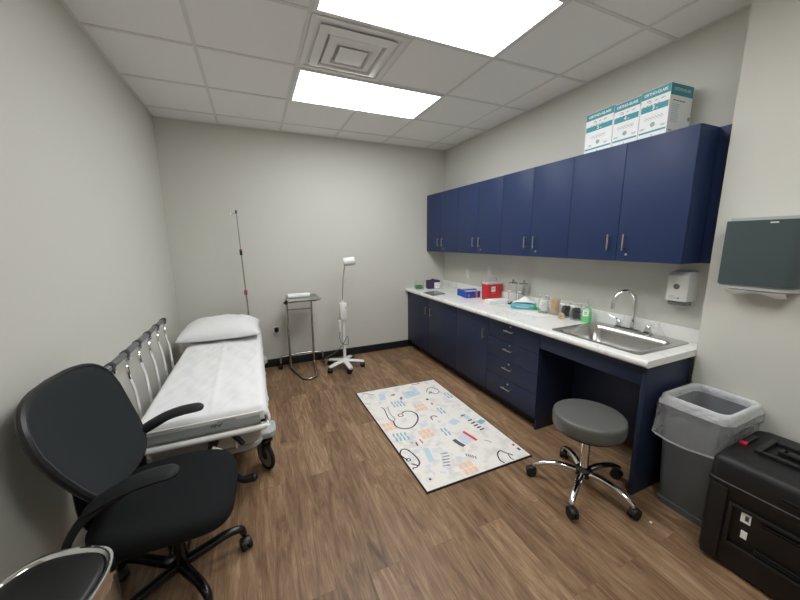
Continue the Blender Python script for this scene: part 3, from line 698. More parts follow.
for x, y in ((2.341, -1.944), (2.35, -2.033), (2.349, -2.077), (2.349, -2.117), (2.353, -2.151), (2.357, -2.184)): rbar(x, y, 0.045, 0.014, 8, 'r_navy')
rquad([(2.11, -2.20), (2.195, -2.165), (2.22, -2.275), (2.125, -2.30)], 'r_lilac')
rline([(2.2, -2.148), (2.215, -2.215), (2.228, -2.287)], 0.012, 'r_red'); rline([(2.076, -2.208), (2.083, -2.26), (2.101, -2.309)], 0.017, 'r_grey')
for x, y in ((2.056, -2.397), (2.067, -2.409), (2.077, -2.421), (2.087, -2.433), (2.098, -2.448)): rbar(x, y, 0.006, 0.03, -20, 'r_navy')
rbar(2.44, -2.447, 0.02, 0.02, 0, 'r_red'); rbar(2.44, -2.5, 0.02, 0.03, 0, 'r_grey'); rline([(2.28, -2.31), (2.305, -2.336), (2.31, -2.36)], 0.004, 'r_tan')
rline([(1.74, -2.42), (1.755, -2.46), (1.749, -2.48)], 0.006, 'r_lilac'); rbar(1.705, -2.501, 0.015, 0.015, 0, 'r_navy'); rcirc(1.70, -2.50, 0.018, 'r_lilac')
rr_ = random.Random(11)
for k in range(34):
    x, y = rr_.uniform(1.70, 2.42), rr_.uniform(-2.5, -1.25)
    rbar(x, y, rr_.uniform(0.02, 0.06), rr_.uniform(0.02, 0.05), rr_.uniform(-40, 40), ('r_pale', 'r_pale2', 'r_lilac')[k % 3])
b.build('rug_top', t)

# ------------------------------------------------------------------ castors
def castor(t, x, y, r=0.03, w=0.022, rot=0.0, top=0.09, mat_w='black_rubber', name='castor'):
    T = Matrix.Translation((x, y, 0)) @ Matrix.Rotation(rot, 4, 'Z')
    b = MB().m(mat_w)
    for s in (-1, 1):
        b.tube([(-0.015, s * w * 0.25, r), (-0.015, s * (w * 0.25 + w * 0.7), r)], r, 18, T=T)
    b.m('black_plastic'); b.cyl((0, 0, r), (0, 0, top), 0.0065, T=T); b.box((-0.008, 0, r * 1.35), (r * 1.3, w * 0.6, r * 0.9), 0.005, T=T)
    b.tube([(-0.012 + (r * 1.12) * math.cos(a), 0, r + (r * 1.12) * math.sin(a)) for a in [R(10 + 16 * k) for k in range(10)]], w * 0.8, 8, T=T, flat=(1, 0.15))
    return b.build(name, t)

# ------------------------------------------------------------------ stool
t = thing('stool', 'round grey vinyl rolling stool with chrome five-star base', 'stool', (2.530, -2.938, 0))
b = MB().m('vinyl_grey'); b.lathe([(0.178, 0.402), (0.19, 0.408), (0.194, 0.42), (0.195, 0.47), (0.192, 0.486), (0.186, 0.492), (0.18, 0.494), (0.16, 0.500), (0.09, 0.505), (0.002, 0.506)], seg=48); b.build('seat_cushion', t, angle=60)
b = MB().m('black_plastic'); b.lathe([(0.165, 0.386), (0.17, 0.4015)], seg=40); b.cyl((0, 0, 0.36), (0, 0, 0.386), 0.045); b.build('seat_pan', t)
b = MB().m('chrome'); b.cyl((0, 0, 0.12), (0, 0, 0.36), 0.024, seg=24); b.build('gas_column', t)
b = MB().m('black_plastic'); b.lathe([(0.04, 0.085), (0.047, 0.095), (0.047, 0.13), (0.036, 0.14)]); b.build('hub', t)
for k in range(5):
    a = R(62 + 72 * k); c, s = math.cos(a), math.sin(a)
    b = MB().m('chrome'); b.tube([(c * 0.035, s * 0.035, 0.112), (c * 0.12, s * 0.12, 0.124), (c * 0.21, s * 0.21, 0.112), (c * 0.27, s * 0.27, 0.085), (c * 0.278, s * 0.278, 0.07)], [0.022, 0.02, 0.018, 0.016, 0.013], 12, 4, flat=(0.95, 0.8)); g = b.build('leg', t)
    castor(g, c * 0.278, s * 0.278, 0.03, 0.022, a + R(150 + 37 * k), 0.075)

# ------------------------------------------------------------------ office chair
t = thing('office_chair', 'black office chair with armrests pushed back against the left wall', 'chair', (0.378, -2.575, 0), R(-2))
def sup(th, n):
    c, s = math.cos(th), math.sin(th); return (math.copysign(abs(c) ** (2 / n), c), math.copysign(abs(s) ** (2 / n), s))
def backpt(a, bb, off=0.0):
    # a across -1..1 (y), bb vertical -1..1
    zz = 0.785 + 0.225 * bb
    wd = 0.288 * (1 - 0.20 * max(0, 0.35 - bb) ** 1.3)
    y = wd * a
    x = -0.208 - 0.085 * (bb + 0.2) + 0.05 * a * a - 0.02 * (1 - bb * bb)
    return Vector((x + off, y, zz))
def disc(b, off, nr=10, na=48):
    rg = []
    for i in range(1, nr + 1):
        rr = i / nr
        rg.append([backpt(*(q * rr for q in sup(2 * PI * j / na, 3.9)), off) for j in range(na)])
    return rg
b = MB().m('black_fabric'); f = disc(b, 0.018); g_ = disc(b, -0.012)
f[-1] = [p - Vector((0.006, 0, 0)) for p in f[-1]]
b.rings(f + list(reversed(g_))); b.build('backrest', t, angle=70)
b = MB().m('black_plastic'); b.tube([backpt(*(q * 1.0 for q in sup(2 * PI * j / 48, 3.9)), 0.0) for j in range(48)], 0.014, 8, loop=True); b.build('back_frame', t)
b = MB().m('black_plastic'); b.tube([(-0.285, 0, 0.66), (-0.285, 0, 0.45), (-0.24, 0, 0.375), (-0.08, 0, 0.365)], [0.03, 0.03, 0.028, 0.025], 10, 4, flat=(1.2, 0.5)); b.build('back_bracket', t)
# seat
b = MB().m('black_seat')
def seatpt(rr, th, z0, dz):
    a, c = sup(th, 3.8)
    x = 0.01 + a * 0.245 * rr; y = c * 0.258 * rr * (1 - 0.06 * max(0, -a))
    z = z0 + dz * (1 - 0.25 * rr ** 4) - 0.03 * max(0, a * rr) ** 3 + 0.012 * (c * rr) ** 2
    return (x, y, z)
na = 56
top = [[seatpt(i / 10, 2 * PI * j / na, 0.425, 0.055) for j in range(na)] for i in range(1, 10)]
mid = [[seatpt(1.0, 2 * PI * j / na, 0.425, 0.035 * k) for j in range(na)] for k in (1, 0.2, -0.6)]
bot = [[seatpt(i / 10, 2 * PI * j / na, 0.425, -0.045) for j in range(na)] for i in (9.5, 7, 4, 1)]
b.rings(top + mid + bot); b.build('seat', t, angle=70)
b = MB().m('black_plastic'); b.box((0, 0, 0.35), (0.24, 0.16, 0.05), 0.015); b.cyl((0.03, -0.08, 0.355), (0.05, -0.26, 0.36), 0.006); b.ball((0.05, -0.26, 0.36), (0.02, 0.02, 0.009), 10); b.build('tilt_mechanism', t)
b = MB().m('black_metal'); b.cyl((0, 0, 0.07), (0, 0, 0.22), 0.033, seg=20); b.cyl((0, 0, 0.22), (0, 0, 0.335), 0.02, seg=20); b.build('gas_column', t)
for s in (1, -1):
    y = s * 0.25
    b = MB().m('black_soft'); b.tube([(-0.155, y, 0.628), (-0.13, y, 0.647), (-0.05, y, 0.683), (0.02, y, 0.70), (0.085, y, 0.704), (0.108, y * 1.0, 0.70), (0.116, y, 0.697)], [0.028, 0.04, 0.044, 0.044, 0.041, 0.028, 0.012], 12, 4, flat=(1.0, 0.42))
    a = b.build('armrest', t)
    b = MB().m('black_soft'); b.tube([(-0.05, y * 0.66, 0.372), (-0.14, y * 0.85, 0.378), (-0.215, y * 1.0, 0.43), (-0.225, y * 1.02, 0.51), (-0.17, y * 1.0, 0.60), (-0.09, y, 0.648), (-0.02, y, 0.68)], [0.014, 0.016, 0.017, 0.017, 0.017, 0.016, 0.012], 10, 4, flat=(1.3, 0.7)); b.build('support', a)
for k in range(5):
    a = R(15 + 72 * k); c, s = math.cos(a), math.sin(a)
    b = MB().m('black_metal'); b.tube([(c * 0.02, s * 0.02, 0.085), (c * 0.1, s * 0.1, 0.10), (c * 0.19, s * 0.19, 0.118), (c * 0.25, s * 0.25, 0.11), (c * 0.262, s * 0.262, 0.085), (c * 0.266, s * 0.266, 0.072)], [0.024, 0.022, 0.02, 0.018, 0.016, 0.014], 12, 4); g = b.build('leg', t)
    castor(g, c * 0.266, s * 0.266, 0.028, 0.024, a + R([100, 200, 150, 40, 90][k]), 0.075)

# ------------------------------------------------------------------ stretcher
BX, BY = 0.478, -1.225
t = thing('stretcher', 'white and grey wheeled hospital stretcher along the left wall', 'stretcher', (BX, BY, 0))
L2, W2 = 1.0, 0.30
b = MB().m('mattress'); b.b2(-0.302, 0.302, -L2, L2, 0.502, 0.588, 0.02, 3); b.build('mattress', t)
b = MB().m('white_metal'); b.b2(-0.29, 0.29, -L2 + 0.02, L2 - 0.02, 0.472, 0.501, 0.006); b.build('deck', t)
b = MB().m('white_metal'); b.b2(-0.285, 0.285, -L2 - 0.012, -L2 + 0.018, 0.562, 0.572, 0.004); b.build('foot_rail', t)
b = MB().m('grey_panel'); b.b2(-0.29, 0.285, -L2 - 0.008, -L2 + 0.016, 0.502, 0.561, 0.004)
fy = -L2 - 0.009
b.m('print_dark'); b.tube([(0.03, fy, 0.535), (0.05, fy, 0.541), (0.07, fy, 0.535), (0.085, fy, 0.541)], 0.0035, 6); b.tube([(0.045, fy, 0.525), (0.055, fy, 0.537)], 0.003, 6); b.tube([(0.075, fy, 0.525), (0.07, fy, 0.535)], 0.003, 6)
b.build('foot_panel', t)
zb = 0.484
b = MB().m('white_metal'); b.tube([(-0.305, -L2 + 0.06, zb), (-0.30, -L2 - 0.015, zb), (-0.26, -L2 - 0.032, zb), (0.24, -L2 - 0.032, zb), (0.285, -L2 - 0.015, zb), (0.295, -L2 + 0.06, zb)], 0.0155, 12, 4); b.build('foot_bumper', t)
b = MB().m('white_metal'); b.b2(0.272, 0.298, -L2 - 0.01, -L2 + 0.03, 0.475, 0.575, 0.005); b.m('bluecap').b2(0.2985, 0.303, -L2 - 0.004, -L2 + 0.024, 0.50, 0.56, 0.001); b.m('black_plastic').b2(0.275, 0.299, -L2 - 0.013, -L2 - 0.0095, 0.505, 0.52); b.build('corner_post', t)
b = MB().m('grey_plastic'); b.b2(-0.25, 0.25, -0.9, 0.9, 0.44, 0.471, 0.01)
b.build('lift_frame', t)
for s in (-1, 1):
    b = MB().m('grey_panel'); b.cyl((0, s * 0.42, 0.33), (0, s * 0.42, 0.44), 0.07, seg=24); b.build('lift_column', t)
b = MB().m('grey_plastic')
hood = []
for (hx, hy, r, z) in ((0.27, 0.86, 0.10, 0.255), (0.275, 0.87, 0.10, 0.265), (0.275, 0.87, 0.10, 0.29), (0.255, 0.84, 0.09, 0.31), (0.20, 0.76, 0.08, 0.33)): hood.append(at(rrect(hx, hy, r), z))
b.rings(hood); b.build('base_cover', t)
b = MB().m('grey_plastic'); b.rings([[(x, -0.80 + y, z) for x, y in pts] for z, pts in ((0.352, rrect(0.25, 0.15, 0.04)), (0.37, rrect(0.268, 0.168, 0.04)), (0.465, rrect(0.28, 0.185, 0.04)))]); b.build('foot_cowl', t)
for i, (x, y) in enumerate(((0.282, -0.71), (-0.27, -0.71), (0.282, 0.70), (-0.27, 0.70))):
    g = bpy.data.objects.new('castor', None); COL.objects.link(g); g.parent = t; g.location = (x, y, 0)
    ro = R([-62, -70, -80, -75][i]); T = Matrix.Rotation(ro, 4, 'Z')
    b = MB().m('black_rubber'); ring = [(0.1 * math.cos(2 * PI * k / 36), -0.0, 0.1 + 0.1 * math.sin(2 * PI * k / 36)) for k in range(36)]
    ring = [((p[0]) * 0.88, p[1], 0.1 + (p[2] - 0.1) * 0.88) for p in ring]
    b.tube(ring, 0.0125, 10, loop=True, T=T); b.build('tyre', g)
    b = MB().m('grey_panel'); b.cyl((0, -0.009, 0.1), (0, 0.009, 0.1), 0.082, seg=30, T=T); b.m('black_plastic'); b.cyl((0, -0.014, 0.1), (0, 0.014, 0.1), 0.03, seg=20, T=T); b.build('wheel_disc', g)
    b = MB().m('black_plastic')
    for s in (-1, 1): b.tube([(0, s * 0.02, 0.1), (0.01, s * 0.022, 0.16), (0.02, s * 0.018, 0.215)], [0.014, 0.016, 0.02], 8, 3, flat=(0.4, 1.1), T=T)
    b.box((0.02, 0, 0.222), (0.07, 0.06, 0.022), 0.008, T=T); b.cyl((0.02, 0, 0.225), (0.02, 0, 0.262), 0.02, T=T); b.build('fork', g)
    b = MB().m('white_metal'); b.lathe([(0.045, 0.3105), (0.045, 0.325), (0.035, 0.334), (0.02, 0.336)], (0.0, 0, 0)); b.build('cap', g)
    b = MB().m('grey_plastic'); b.rings([at(rrect(0.07, 0.08, 0.05), 0.262), at(rrect(0.075, 0.085, 0.05), 0.27), at(rrect(0.075, 0.085, 0.05), 0.30), at(rrect(0.065, 0.075, 0.05), 0.31)]); b.build('castor_mount', g)
# brake and pump handles at the foot end
for x, l in ((0.03, 0), (0.13, 1)):
    b = MB().m('black_plastic')
    if l == 0: b.cyl((x, -L2 + 0.02, 0.432), (x, -L2 - 0.035, 0.425), 0.026, 0.022); b.m('white_metal'); b.cyl((x, -L2 - 0.035, 0.425), (x + 0.045, -L2 - 0.05, 0.408), 0.011, 0.007)
    else: b.cyl((x, -L2 + 0.01, 0.452), (x + 0.05, -L2 - 0.045, 0.415), 0.015, 0.013); b.m('white_metal'); b.cyl((x + 0.012, -L2, 0.445), (x + 0.012, -L2 - 0.005, 0.375), 0.005)
    b.build('release_handle', t)
b = MB().m('black_plastic'); b.tube([(0.05, -0.80, 0.26), (0.09, -0.87, 0.16), (0.14, -0.92, 0.115), (0.20, -0.925, 0.11)], [0.014, 0.014, 0.02, 0.024], 10, 4); b.ball((0.207, -0.925, 0.11), 0.026, 12); b.build('brake_pedal', t)
# side rail at the wall side
rx = 0.125 - BX
g = MB().m('grey_rail'); g.tube([(rx, y - BY, 0.93) for y in (-1.14, -1.15, -1.7, -2.245, -2.255)], [0.012, 0.017, 0.017, 0.017, 0.012], 12); rail = g.build('side_rail', t)
for k in range(6):
    y = -1.195 - 0.203 * k - BY
    b = MB().m('chrome'); b.tube([(rx + 0.01, y, 0.905), (rx + 0.012, y - 0.035, 0.87), (rx + 0.015, y - 0.035, 0.81), (rx + 0.02, y - 0.005, 0.72), (rx + 0.024, y, 0.58), (rx + 0.03, y, 0.49)], 0.0085, 8, 4); b.build('rail_post', rail)
    b = MB().m('black_plastic'); b.cyl((rx, y - 0.016, 0.93), (rx, y + 0.016, 0.93), 0.0205, seg=16); b.m('chrome'); b.box((rx + 0.012, y - 0.002, 0.908), (0.026, 0.03, 0.018), 0.004); b.build('rail_clamp', rail)
b = MB().m('grey_rail'); b.b2(rx + 0.012, rx + 0.045, -2.24 - BY, -1.16 - BY, 0.475, 0.50, 0.006); b.build('lower_rail', rail)
b = MB().m('black_plastic'); b.tube([(0.06, L2 - 0.02, 0.49), (0.06, L2 + 0.03, 0.52), (0.06, L2 + 0.03, 0.69), (0.08, L2 + 0.03, 0.72), (0.12, L2 + 0.03, 0.72), (0.14, L2 + 0.03, 0.69), (0.14, L2 + 0.03, 0.52), (0.14, L2 - 0.02, 0.49)], 0.012, 10, 3); b.build('push_handle', t)
b = MB().m('grey_panel'); b.b2(0.17, 0.225, L2 - 0.04, L2 + 0.09, 0.474, 0.50, 0.006); b.build('pole_socket', t)

# sheet
def noise3(x, y, z=0.0): return noise.noise(Vector((x, y, z)))
SX0, SX1, SY0, SY1 = -0.306, 0.306, -L2 - 0.004, L2 + 0.004
def sheet(u, v):
    s = -0.045 + u * (0.612 + 0.045 + 0.075); q = -0.022 + v * (2 * L2 + 0.008 + 0.022 + 0.05)
    wx, wy = SX1 - SX0, SY1 - SY0
    x = min(max(s, 0), wx); y = min(max(q, 0), wy)
    ex = max(-s, s - wx, 0); ey = max(-q, q - wy, 0)
    rr = 0.03
    ix = min(x, wx - x); iy = min(y, wy - y)
    z = 0.0
    for i_ in (ix, iy):
        if i_ < rr: z -= rr - math.sqrt(max(0, rr * rr - (rr - i_) ** 2))
    z = max(z, -rr * 1.3)
    drop = math.hypot(ex, ey)
    z -= drop
    X, Y = SX0 + x, SY0 + y
    if s > wx: X += 0.006 + 0.010 * ex / 0.075 * (1 + 1.2 * noise3(q * 9, 1)) + 0.005 * noise3(q * 22, 7)
    if s < 0: X -= 0.004
    if q < 0: Y -= 0.004 + 0.006 * noise3(s * 6, 2)
    if q > wy: Y += 0.004
    wr = 0.008 * noise3(x * 5 + 2, y * 2.2, 1) + 0.006 * noise3(x * 11 + y * 5, y * 5 - x * 3, 4) + 0.004 * noise3(x * 22 - y * 9, y * 9, 8)
    wr += 0.004 * math.exp(-((x - 0.34 + 0.02 * y) / 0.012) ** 2)
    edge = min(1, ix / 0.05, iy / 0.05)
    return (X, Y, 0.598 + z + max(wr, -0.008) * edge + 0.0)
b = MB().m('sheet'); b.grid(sheet, 70, 130)
o = b.build('bed_sheet', loc=(BX, BY, 0), angle=180, normals=False); tag(o, 'white bed sheet draped over the stretcher mattress', 'bed sheet')
mo = o.modifiers.new('thick', 'SOLIDIFY'); mo.thickness = 0.0015; mo.offset = 1
# pillow
def pil(u, v, s):
    a, c = 2 * u - 1, 2 * v - 1
    px = a * 0.345 * (1 - 0.06 * (1 - abs(c) ** 2.0) * 0 - 0.05 * (1 - c * c) * abs(a) ** 3 * -0.4)
    py = c * 0.29 * (1 - 0.07 * (1 - abs(a)) * 0)
    px *= 1 - 0.05 * (1 - c * c); py *= 1 - 0.08 * (1 - a * a) * 0.6
    e = (max(0, 1 - abs(a) ** 2.6) * max(0, 1 - abs(c) ** 2.6)) ** 0.5
    wr = 0.013 * noise3(a * 2.3, c * 2.0, 3) + 0.006 * noise3(a * 6 + c * 2, c * 4, 9)
    if s > 0: z = 0.05 + (0.138 + wr) * e
    else: z = 0.05 - 0.05 * e
    return (px, py, z)
b = MB().m('pillowcase'); n = 44
b.grid(lambda u, v: pil(u, v, 1), n, n); b.grid(lambda u, v: pil(u, v, -1), n, n)
bmesh.ops.remove_doubles(b.bm, verts=b.bm.verts, dist=0.0004)
o = b.build('pillow', loc=(0.452, -0.57, 0.609), rotz=R(-1), angle=180); tag(o, 'plump white pillow at the head of the stretcher', 'pillow')
# iv pole
t = thing('iv_pole', 'thin steel IV pole with red and black collars behind the pillow', 'IV pole', (0.682, -0.155, 0.5005))
def pp(z):
    z = z + 0.0455 if z > 0.001 else z
    return Vector((-0.0235 * (z - 0.35), 0, z))
b = MB().m('steel'); b.cyl(pp(0.0005), pp(0.42), 0.0095); b.build('lower_tube', t)
b = MB().m('steel'); b.cyl(pp(0.42), pp(0.86), 0.0075); b.build('middle_tube', t)
b = MB().m('steel'); b.cyl(pp(0.86), pp(1.27), 0.005); b.build('upper_tube', t)
b = MB().m('dull_red'); b.cyl(pp(0.39), pp(0.44), 0.018); b.build('lower_collar', t)
b = MB().m('black_plastic'); b.cyl(pp(0.825), pp(0.875), 0.014); b.m('dull_red').cyl(pp(0.875), pp(0.888), 0.013); b.build('upper_collar', t)
b = MB().m('steel'); b.tube([pp(1.26), pp(1.265) + Vector((-0.03, 0, -0.005)), pp(1.25) + Vector((-0.05, 0, 0)), pp(1.262) + Vector((-0.062, 0, 0.008))], 0.004, 8, 4); b.m('black_plastic'); b.cyl(pp(1.265), pp(1.295), 0.009); b.build('hook', t)

# ------------------------------------------------------------------ instrument stand
t = thing('instrument_stand', 'steel tray stand on a U-shaped base against the back wall', 'tray stand', (1.23, -0.28, 0))
def lp(P): return [(x - 1.23, y + 0.28, z) for x, y, z in P]
b = MB().m('steel'); b.tube(lp([(1.095, -0.15, 0.80), (1.095, -0.15, 0.15), (1.10, -0.155, 0.05), (1.105, -0.19, 0.022), (1.18, -0.53, 0.018), (1.20, -0.575, 0.018), (1.26, -0.60, 0.018), (1.315, -0.57, 0.018), (1.335, -0.52, 0.018), (1.372, -0.2, 0.024), (1.375, -0.155, 0.05), (1.375, -0.15, 0.15), (1.375, -0.15, 0.86)]), 0.013, 10, 4); b.build('upright_frame', t)
b = MB().m('steel'); b.tube(lp([(0.985, -0.12, 0.075), (0.985, -0.12, 0.12), (1.0, -0.12, 0.145), (1.03, -0.122, 0.15), (1.23, -0.122, 0.165), (1.44, -0.122, 0.15), (1.475, -0.12, 0.145), (1.49, -0.12, 0.12), (1.49, -0.12, 0.075)]), 0.013, 10, 4); b.build('rear_bar', t)
b = MB().m('steel'); b.cyl(lp([(1.095, -0.15, 0.72)])[0], lp([(1.375, -0.15, 0.72)])[0], 0.008); b.build('cross_bar', t)
b = MB().m('black_plastic'); b.cyl(lp([(1.095, -0.15, 0.79)])[0], lp([(1.095, -0.15, 0.835)])[0], 0.017); b.cyl(lp([(1.07, -0.17, 0.81)])[0], lp([(1.095, -0.15, 0.81)])[0], 0.012); b.build('clamp_knob', t)
b = MB().m('steel'); b.cyl(lp([(1.095, -0.15, 0.80)])[0], lp([(1.095, -0.15, 0.864)])[0], 0.0085); b.tube(lp([(1.095, -0.15, 0.868), (1.095, -0.50, 0.868), (1.375, -0.50, 0.868), (1.375, -0.15, 0.868)]), 0.006, 8, loop=True); b.build('tray_frame', t)
for x in (0.985, 1.49): castor(t, x - 1.23, 0.16, 0.026, 0.018, R(70), 0.085)
b = MB().m('steel'); q = rrect(0.165, 0.205, 0.02)
b.rings([at(q, 0.0, .93), at(q, 0.014, 1.0), at(q, 0.015, 1.05), at(q, 0.0165, 1.05), at(q, 0.0145, 0.985), at(q, 0.0015, .92)])
tag(b.build('steel_tray', loc=(1.262, -0.35, 0.8745)), 'stainless steel tray on top of the instrument stand', 'tray')
b = MB().m('paper'); b.tube([(-0.115, 0, 0.024), (0.125, 0, 0.024)], 0.0235, 18)
tag(b.build('paper_roll', loc=(1.225, -0.255, 0.8785)), 'white paper roll lying on the steel tray', 'paper roll')

# ------------------------------------------------------------------ exam lamp
t = thing('exam_lamp', 'white medical exam lamp on a wheeled five-star stand', 'lamp', (1.695, -0.415, 0))
b = MB().m('white_metal'); b.lathe([(0.05, 0.075), (0.052, 0.085), (0.045, 0.11), (0.026, 0.125), (0.02, 0.13)]); b.build('hub', t)
for k in range(5):
    a = R(-86 + 72 * k); c, s = math.cos(a), math.sin(a)
    b = MB().m('white_metal'); b.tube([(c * 0.03, s * 0.03, 0.095), (c * 0.12, s * 0.12, 0.085), (c * 0.225, s * 0.225, 0.068)], [0.034, 0.031, 0.027], 10, 3, flat=(1.0, 0.55)); g = b.build('leg', t)
    castor(g, c * 0.208, s * 0.208, 0.029, 0.024, a + R(60 + 40 * k), 0.06)
b = MB().m('white_metal'); b.cyl((0, 0, 0.125), (0.003, 0, 0.60), 0.019); b.build('pole', t)
b = MB().m('white_plastic'); q = rrect(0.042, 0.04, 0.015); b.rings([at(q, 0.60, .9), at(q, 0.608), at(q, 0.79), at(q, 0.80, .9)]); b.cyl((0, 0, 0.80), (0.004, 0, 0.835), 0.014, 0.009); b.m('black_plastic').b2(0.02, 0.03, -0.0415, -0.0395, 0.745, 0.755); b.build('power_box', t)
b = MB().m('white_plastic'); b.b2(-0.06, -0.038, -0.03, 0.0, 0.46, 0.60, 0.006); b.build('side_holder', t)
b = MB().m('nickel'); b.tube([(0.002, 0, 0.83), (0.01, 0, 1.0), (0.025, 0, 1.13), (0.045, 0, 1.225), (0.06, 0, 1.255)], 0.007, 10, 5); b.build('gooseneck', t)
b = MB().m('white_plastic'); T = Matrix.Translation((0.098, -0.005, 1.278)) @ Matrix.Rotation(R(-12), 4, 'Z') @ Matrix.Rotation(R(84), 4, 'Y')
b.lathe([(0.034, -0.07), (0.046, -0.058), (0.05, -0.02), (0.05, 0.055), (0.042, 0.062)], T=T); b.build('lamp_head', t)
b = MB().m('lamp_lens'); b.lathe([(0.04, 0.0622), (0.038, 0.066), (0.002, 0.067)], T=T); b.build('lens', t)
b = MB().m('grey_rail'); b.tube([(-0.05, -0.02, 0.465), (-0.055, -0.02, 0.38), (-0.03, -0.03, 0.32), (0.04, -0.03, 0.30), (0.035, -0.03, 0.40), (-0.01, -0.032, 0.33), (-0.06, 0.0, 0.25), (-0.13, 0.05, 0.18), (-0.2, 0.1, 0.13), (-0.24, 0.15, 0.06), (-0.22, 0.19, 0.006), (-0.15, 0.24, 0.006), (-0.02, 0.27, 0.006)], 0.0045, 7, 5); b.build('power_cord', t)

# ------------------------------------------------------------------ waste bin with clear bag
t = thing('waste_bin', 'slim grey waste bin between the sink base and the black case', 'bin', (2.972, -3.297, 0))
o0, o1 = rrect(0.125, 0.115, 0.03), rrect(0.165, 0.14, 0.04)
b = MB().m('bin_grey'); b.rings([at(o0, 0, .97), at(o0, 0.012), at(o1, 0.60), at(o1, 0.603, 1.03), at(o1, 0.625, 1.035), at(o1, 0.63, 1.0), at(o1, 0.60, .96), at(o0, 0.02, .94)]); b.build('bin_body', t)
b = MB().m('bin_grey'); b.rings([at(o0, 0.0, 1.06), at(o0, 0.035, 1.09), at(o0, 0.035, 1.01), at(o0, 0.0, 1.0)], loop=True); b.build('foot_skirt', t)
def bag(u, v):
    # v: 0 hem outside .. 0.45 rim .. 1 inside
    P = rrect(1, 1, 0.3, 12); n = len(P); f_ = u * n; i = int(f_) % n; fr = f_ - int(f_)
    px = P[i][0] * (1 - fr) + P[(i + 1) % n][0] * fr; py = P[i][1] * (1 - fr) + P[(i + 1) % n][1] * fr
    if v < 0.5:
        k = v / 0.5; z = 0.43 + 0.225 * k; fl = (1 - k)
        hx = 0.178 + 0.028 * fl ** 0.7; hy = 0.153 + 0.012 * fl ** 0.7
        z += (0.03 * noise3(px * 2, py * 2, 3) + 0.016 * noise3(px * 6, py * 6, 8)) * fl
    elif v < 0.6:
        k = (v - 0.5) / 0.1; z = 0.655 + 0.008 * math.sin(k * PI); hx = 0.178 - 0.026 * k; hy = 0.153 - 0.026 * k
    else:
        k = (v - 0.6) / 0.4; z = 0.655 - 0.35 * k; hx = 0.152 - 0.03 * k; hy = 0.127 - 0.025 * k
    w = 0.016 * noise3(px * 3, py * 3, z * 9) + 0.009 * noise3(px * 8, py * 8, z * 14)
    amp = 1.0 if v < 0.45 else 0.6 if v > 0.65 else 0.15
    if v > 0.6: w = -abs(w)
    elif v < 0.5: w = abs(w)
    x = px * (hx + w * amp); y = py * (hy + w * amp * 0.6)
    y = min(max(y, -0.146 if z < 0.565 else -0.17), 0.162)
    return (min(x, 0.181), y, z)
b = MB().m('bag').m('bag_fold').m('bag'); b.grid(bag, 130, 44, wrapu=True)
for k, fc in enumerate(b.bm.faces):
    j = k % 44
    if 18 <= j <= 27 or j == 0: fc.material_index = 1
o = b.build('bin_bag', loc=(2.972, -3.297, 0), angle=180, normals=False); tag(o, 'clear plastic bag lining the grey waste bin and folded over its rim', 'bag')

# ------------------------------------------------------------------ black hard case
t = thing('equipment_case', 'large black hard plastic rolling case in the right foreground', 'case', (2.66, -3.70, 0), R(1))
# local x: 0 (front) .. 0.48 (towards wall), y -0.25..0.25
def sh(hx, hy, r, z, s=1.0): return at(rrect(hx, hy, r), z, s, 0.24)
b = MB().m('case_black'); b.rings([sh(0.222, 0.238, 0.03, 0.012), sh(0.237, 0.248, 0.035, 0.035), sh(0.237, 0.248, 0.035, 0.395), sh(0.240, 0.251, 0.035, 0.40), sh(0.240, 0.251, 0.035, 0.409)]); b.build('case_body', t)
b = MB().m('case_black'); b.rings([sh(0.241, 0.252, 0.035, 0.4105), sh(0.241, 0.252, 0.035, 0.42), sh(0.236, 0.247, 0.035, 0.424), sh(0.236, 0.247, 0.035, 0.505), sh(0.228, 0.239, 0.035, 0.525), sh(0.212, 0.223, 0.035, 0.535)]); b.build('case_lid', t)
# raised panel frame on the front face with ribs
b = MB().m('case_black')
for a in ((0.145, 0.16, 0.14, 0.345), (-0.16, -0.145, 0.14, 0.345), (-0.145, 0.145, 0.33, 0.345), (-0.145, 0.145, 0.14, 0.155)): b.b2(-0.008, 0.006, a[0], a[1], a[2], a[3], 0.003)
for z in (0.30, 0.312, 0.18, 0.168): b.b2(-0.005, 0.005, -0.13, 0.06, z, z + 0.005, 0.001)
for y in (0.2, -0.2): b.b2(-0.006, 0.008, y - 0.03, y + 0.03, 0.03, 0.40, 0.004)
for z in (0.45, 0.465): b.b2(-0.003, 0.008, -0.13, 0.02, z, z + 0.006, 0.001)
b.build('front_ribs', t)
b = MB().m('paper'); b.b2(0.0005, 0.0036, 0.086, 0.118, 0.28, 0.325); b.m('print_dark').b2(-0.0002, 0.0006, 0.092, 0.104, 0.292, 0.316); b.build('large_sticker', t)
b = MB().m('paper'); b.b2(0.0005, 0.0036, 0.089, 0.109, 0.205, 0.24); b.build('small_sticker', t)
b = MB().m('black_plastic'); b.b2(-0.012, 0.004, -0.215, -0.165, 0.375, 0.46, 0.004); b.m('nickel').b2(-0.0135, -0.0115, -0.2, -0.18, 0.385, 0.402); b.build('latch', t)
b = MB().m('black_plastic'); b.b2(0.225, 0.33, 0.2, 0.225, 0.5345, 0.5465, 0.003); b.m('red').b2(0.196, 0.224, 0.2, 0.225, 0.5345, 0.5455, 0.002); b.build('lid_latch', t)
b = MB().m('black_plastic')
for a in ((0.165, 0.35, 0.14, 0.165), (0.165, 0.35, -0.165, -0.14), (0.165, 0.185, -0.14, 0.14), (0.33, 0.35, -0.14, 0.14)): b.b2(*a, 0.5335, 0.552, 0.005)
b.b2(0.235, 0.275, -0.12, 0.10, 0.5405, 0.556, 0.006); b.b2(0.235, 0.275, -0.128, -0.10, 0.533, 0.556, 0.004); b.b2(0.235, 0.275, 0.08, 0.108, 0.533, 0.556, 0.004)
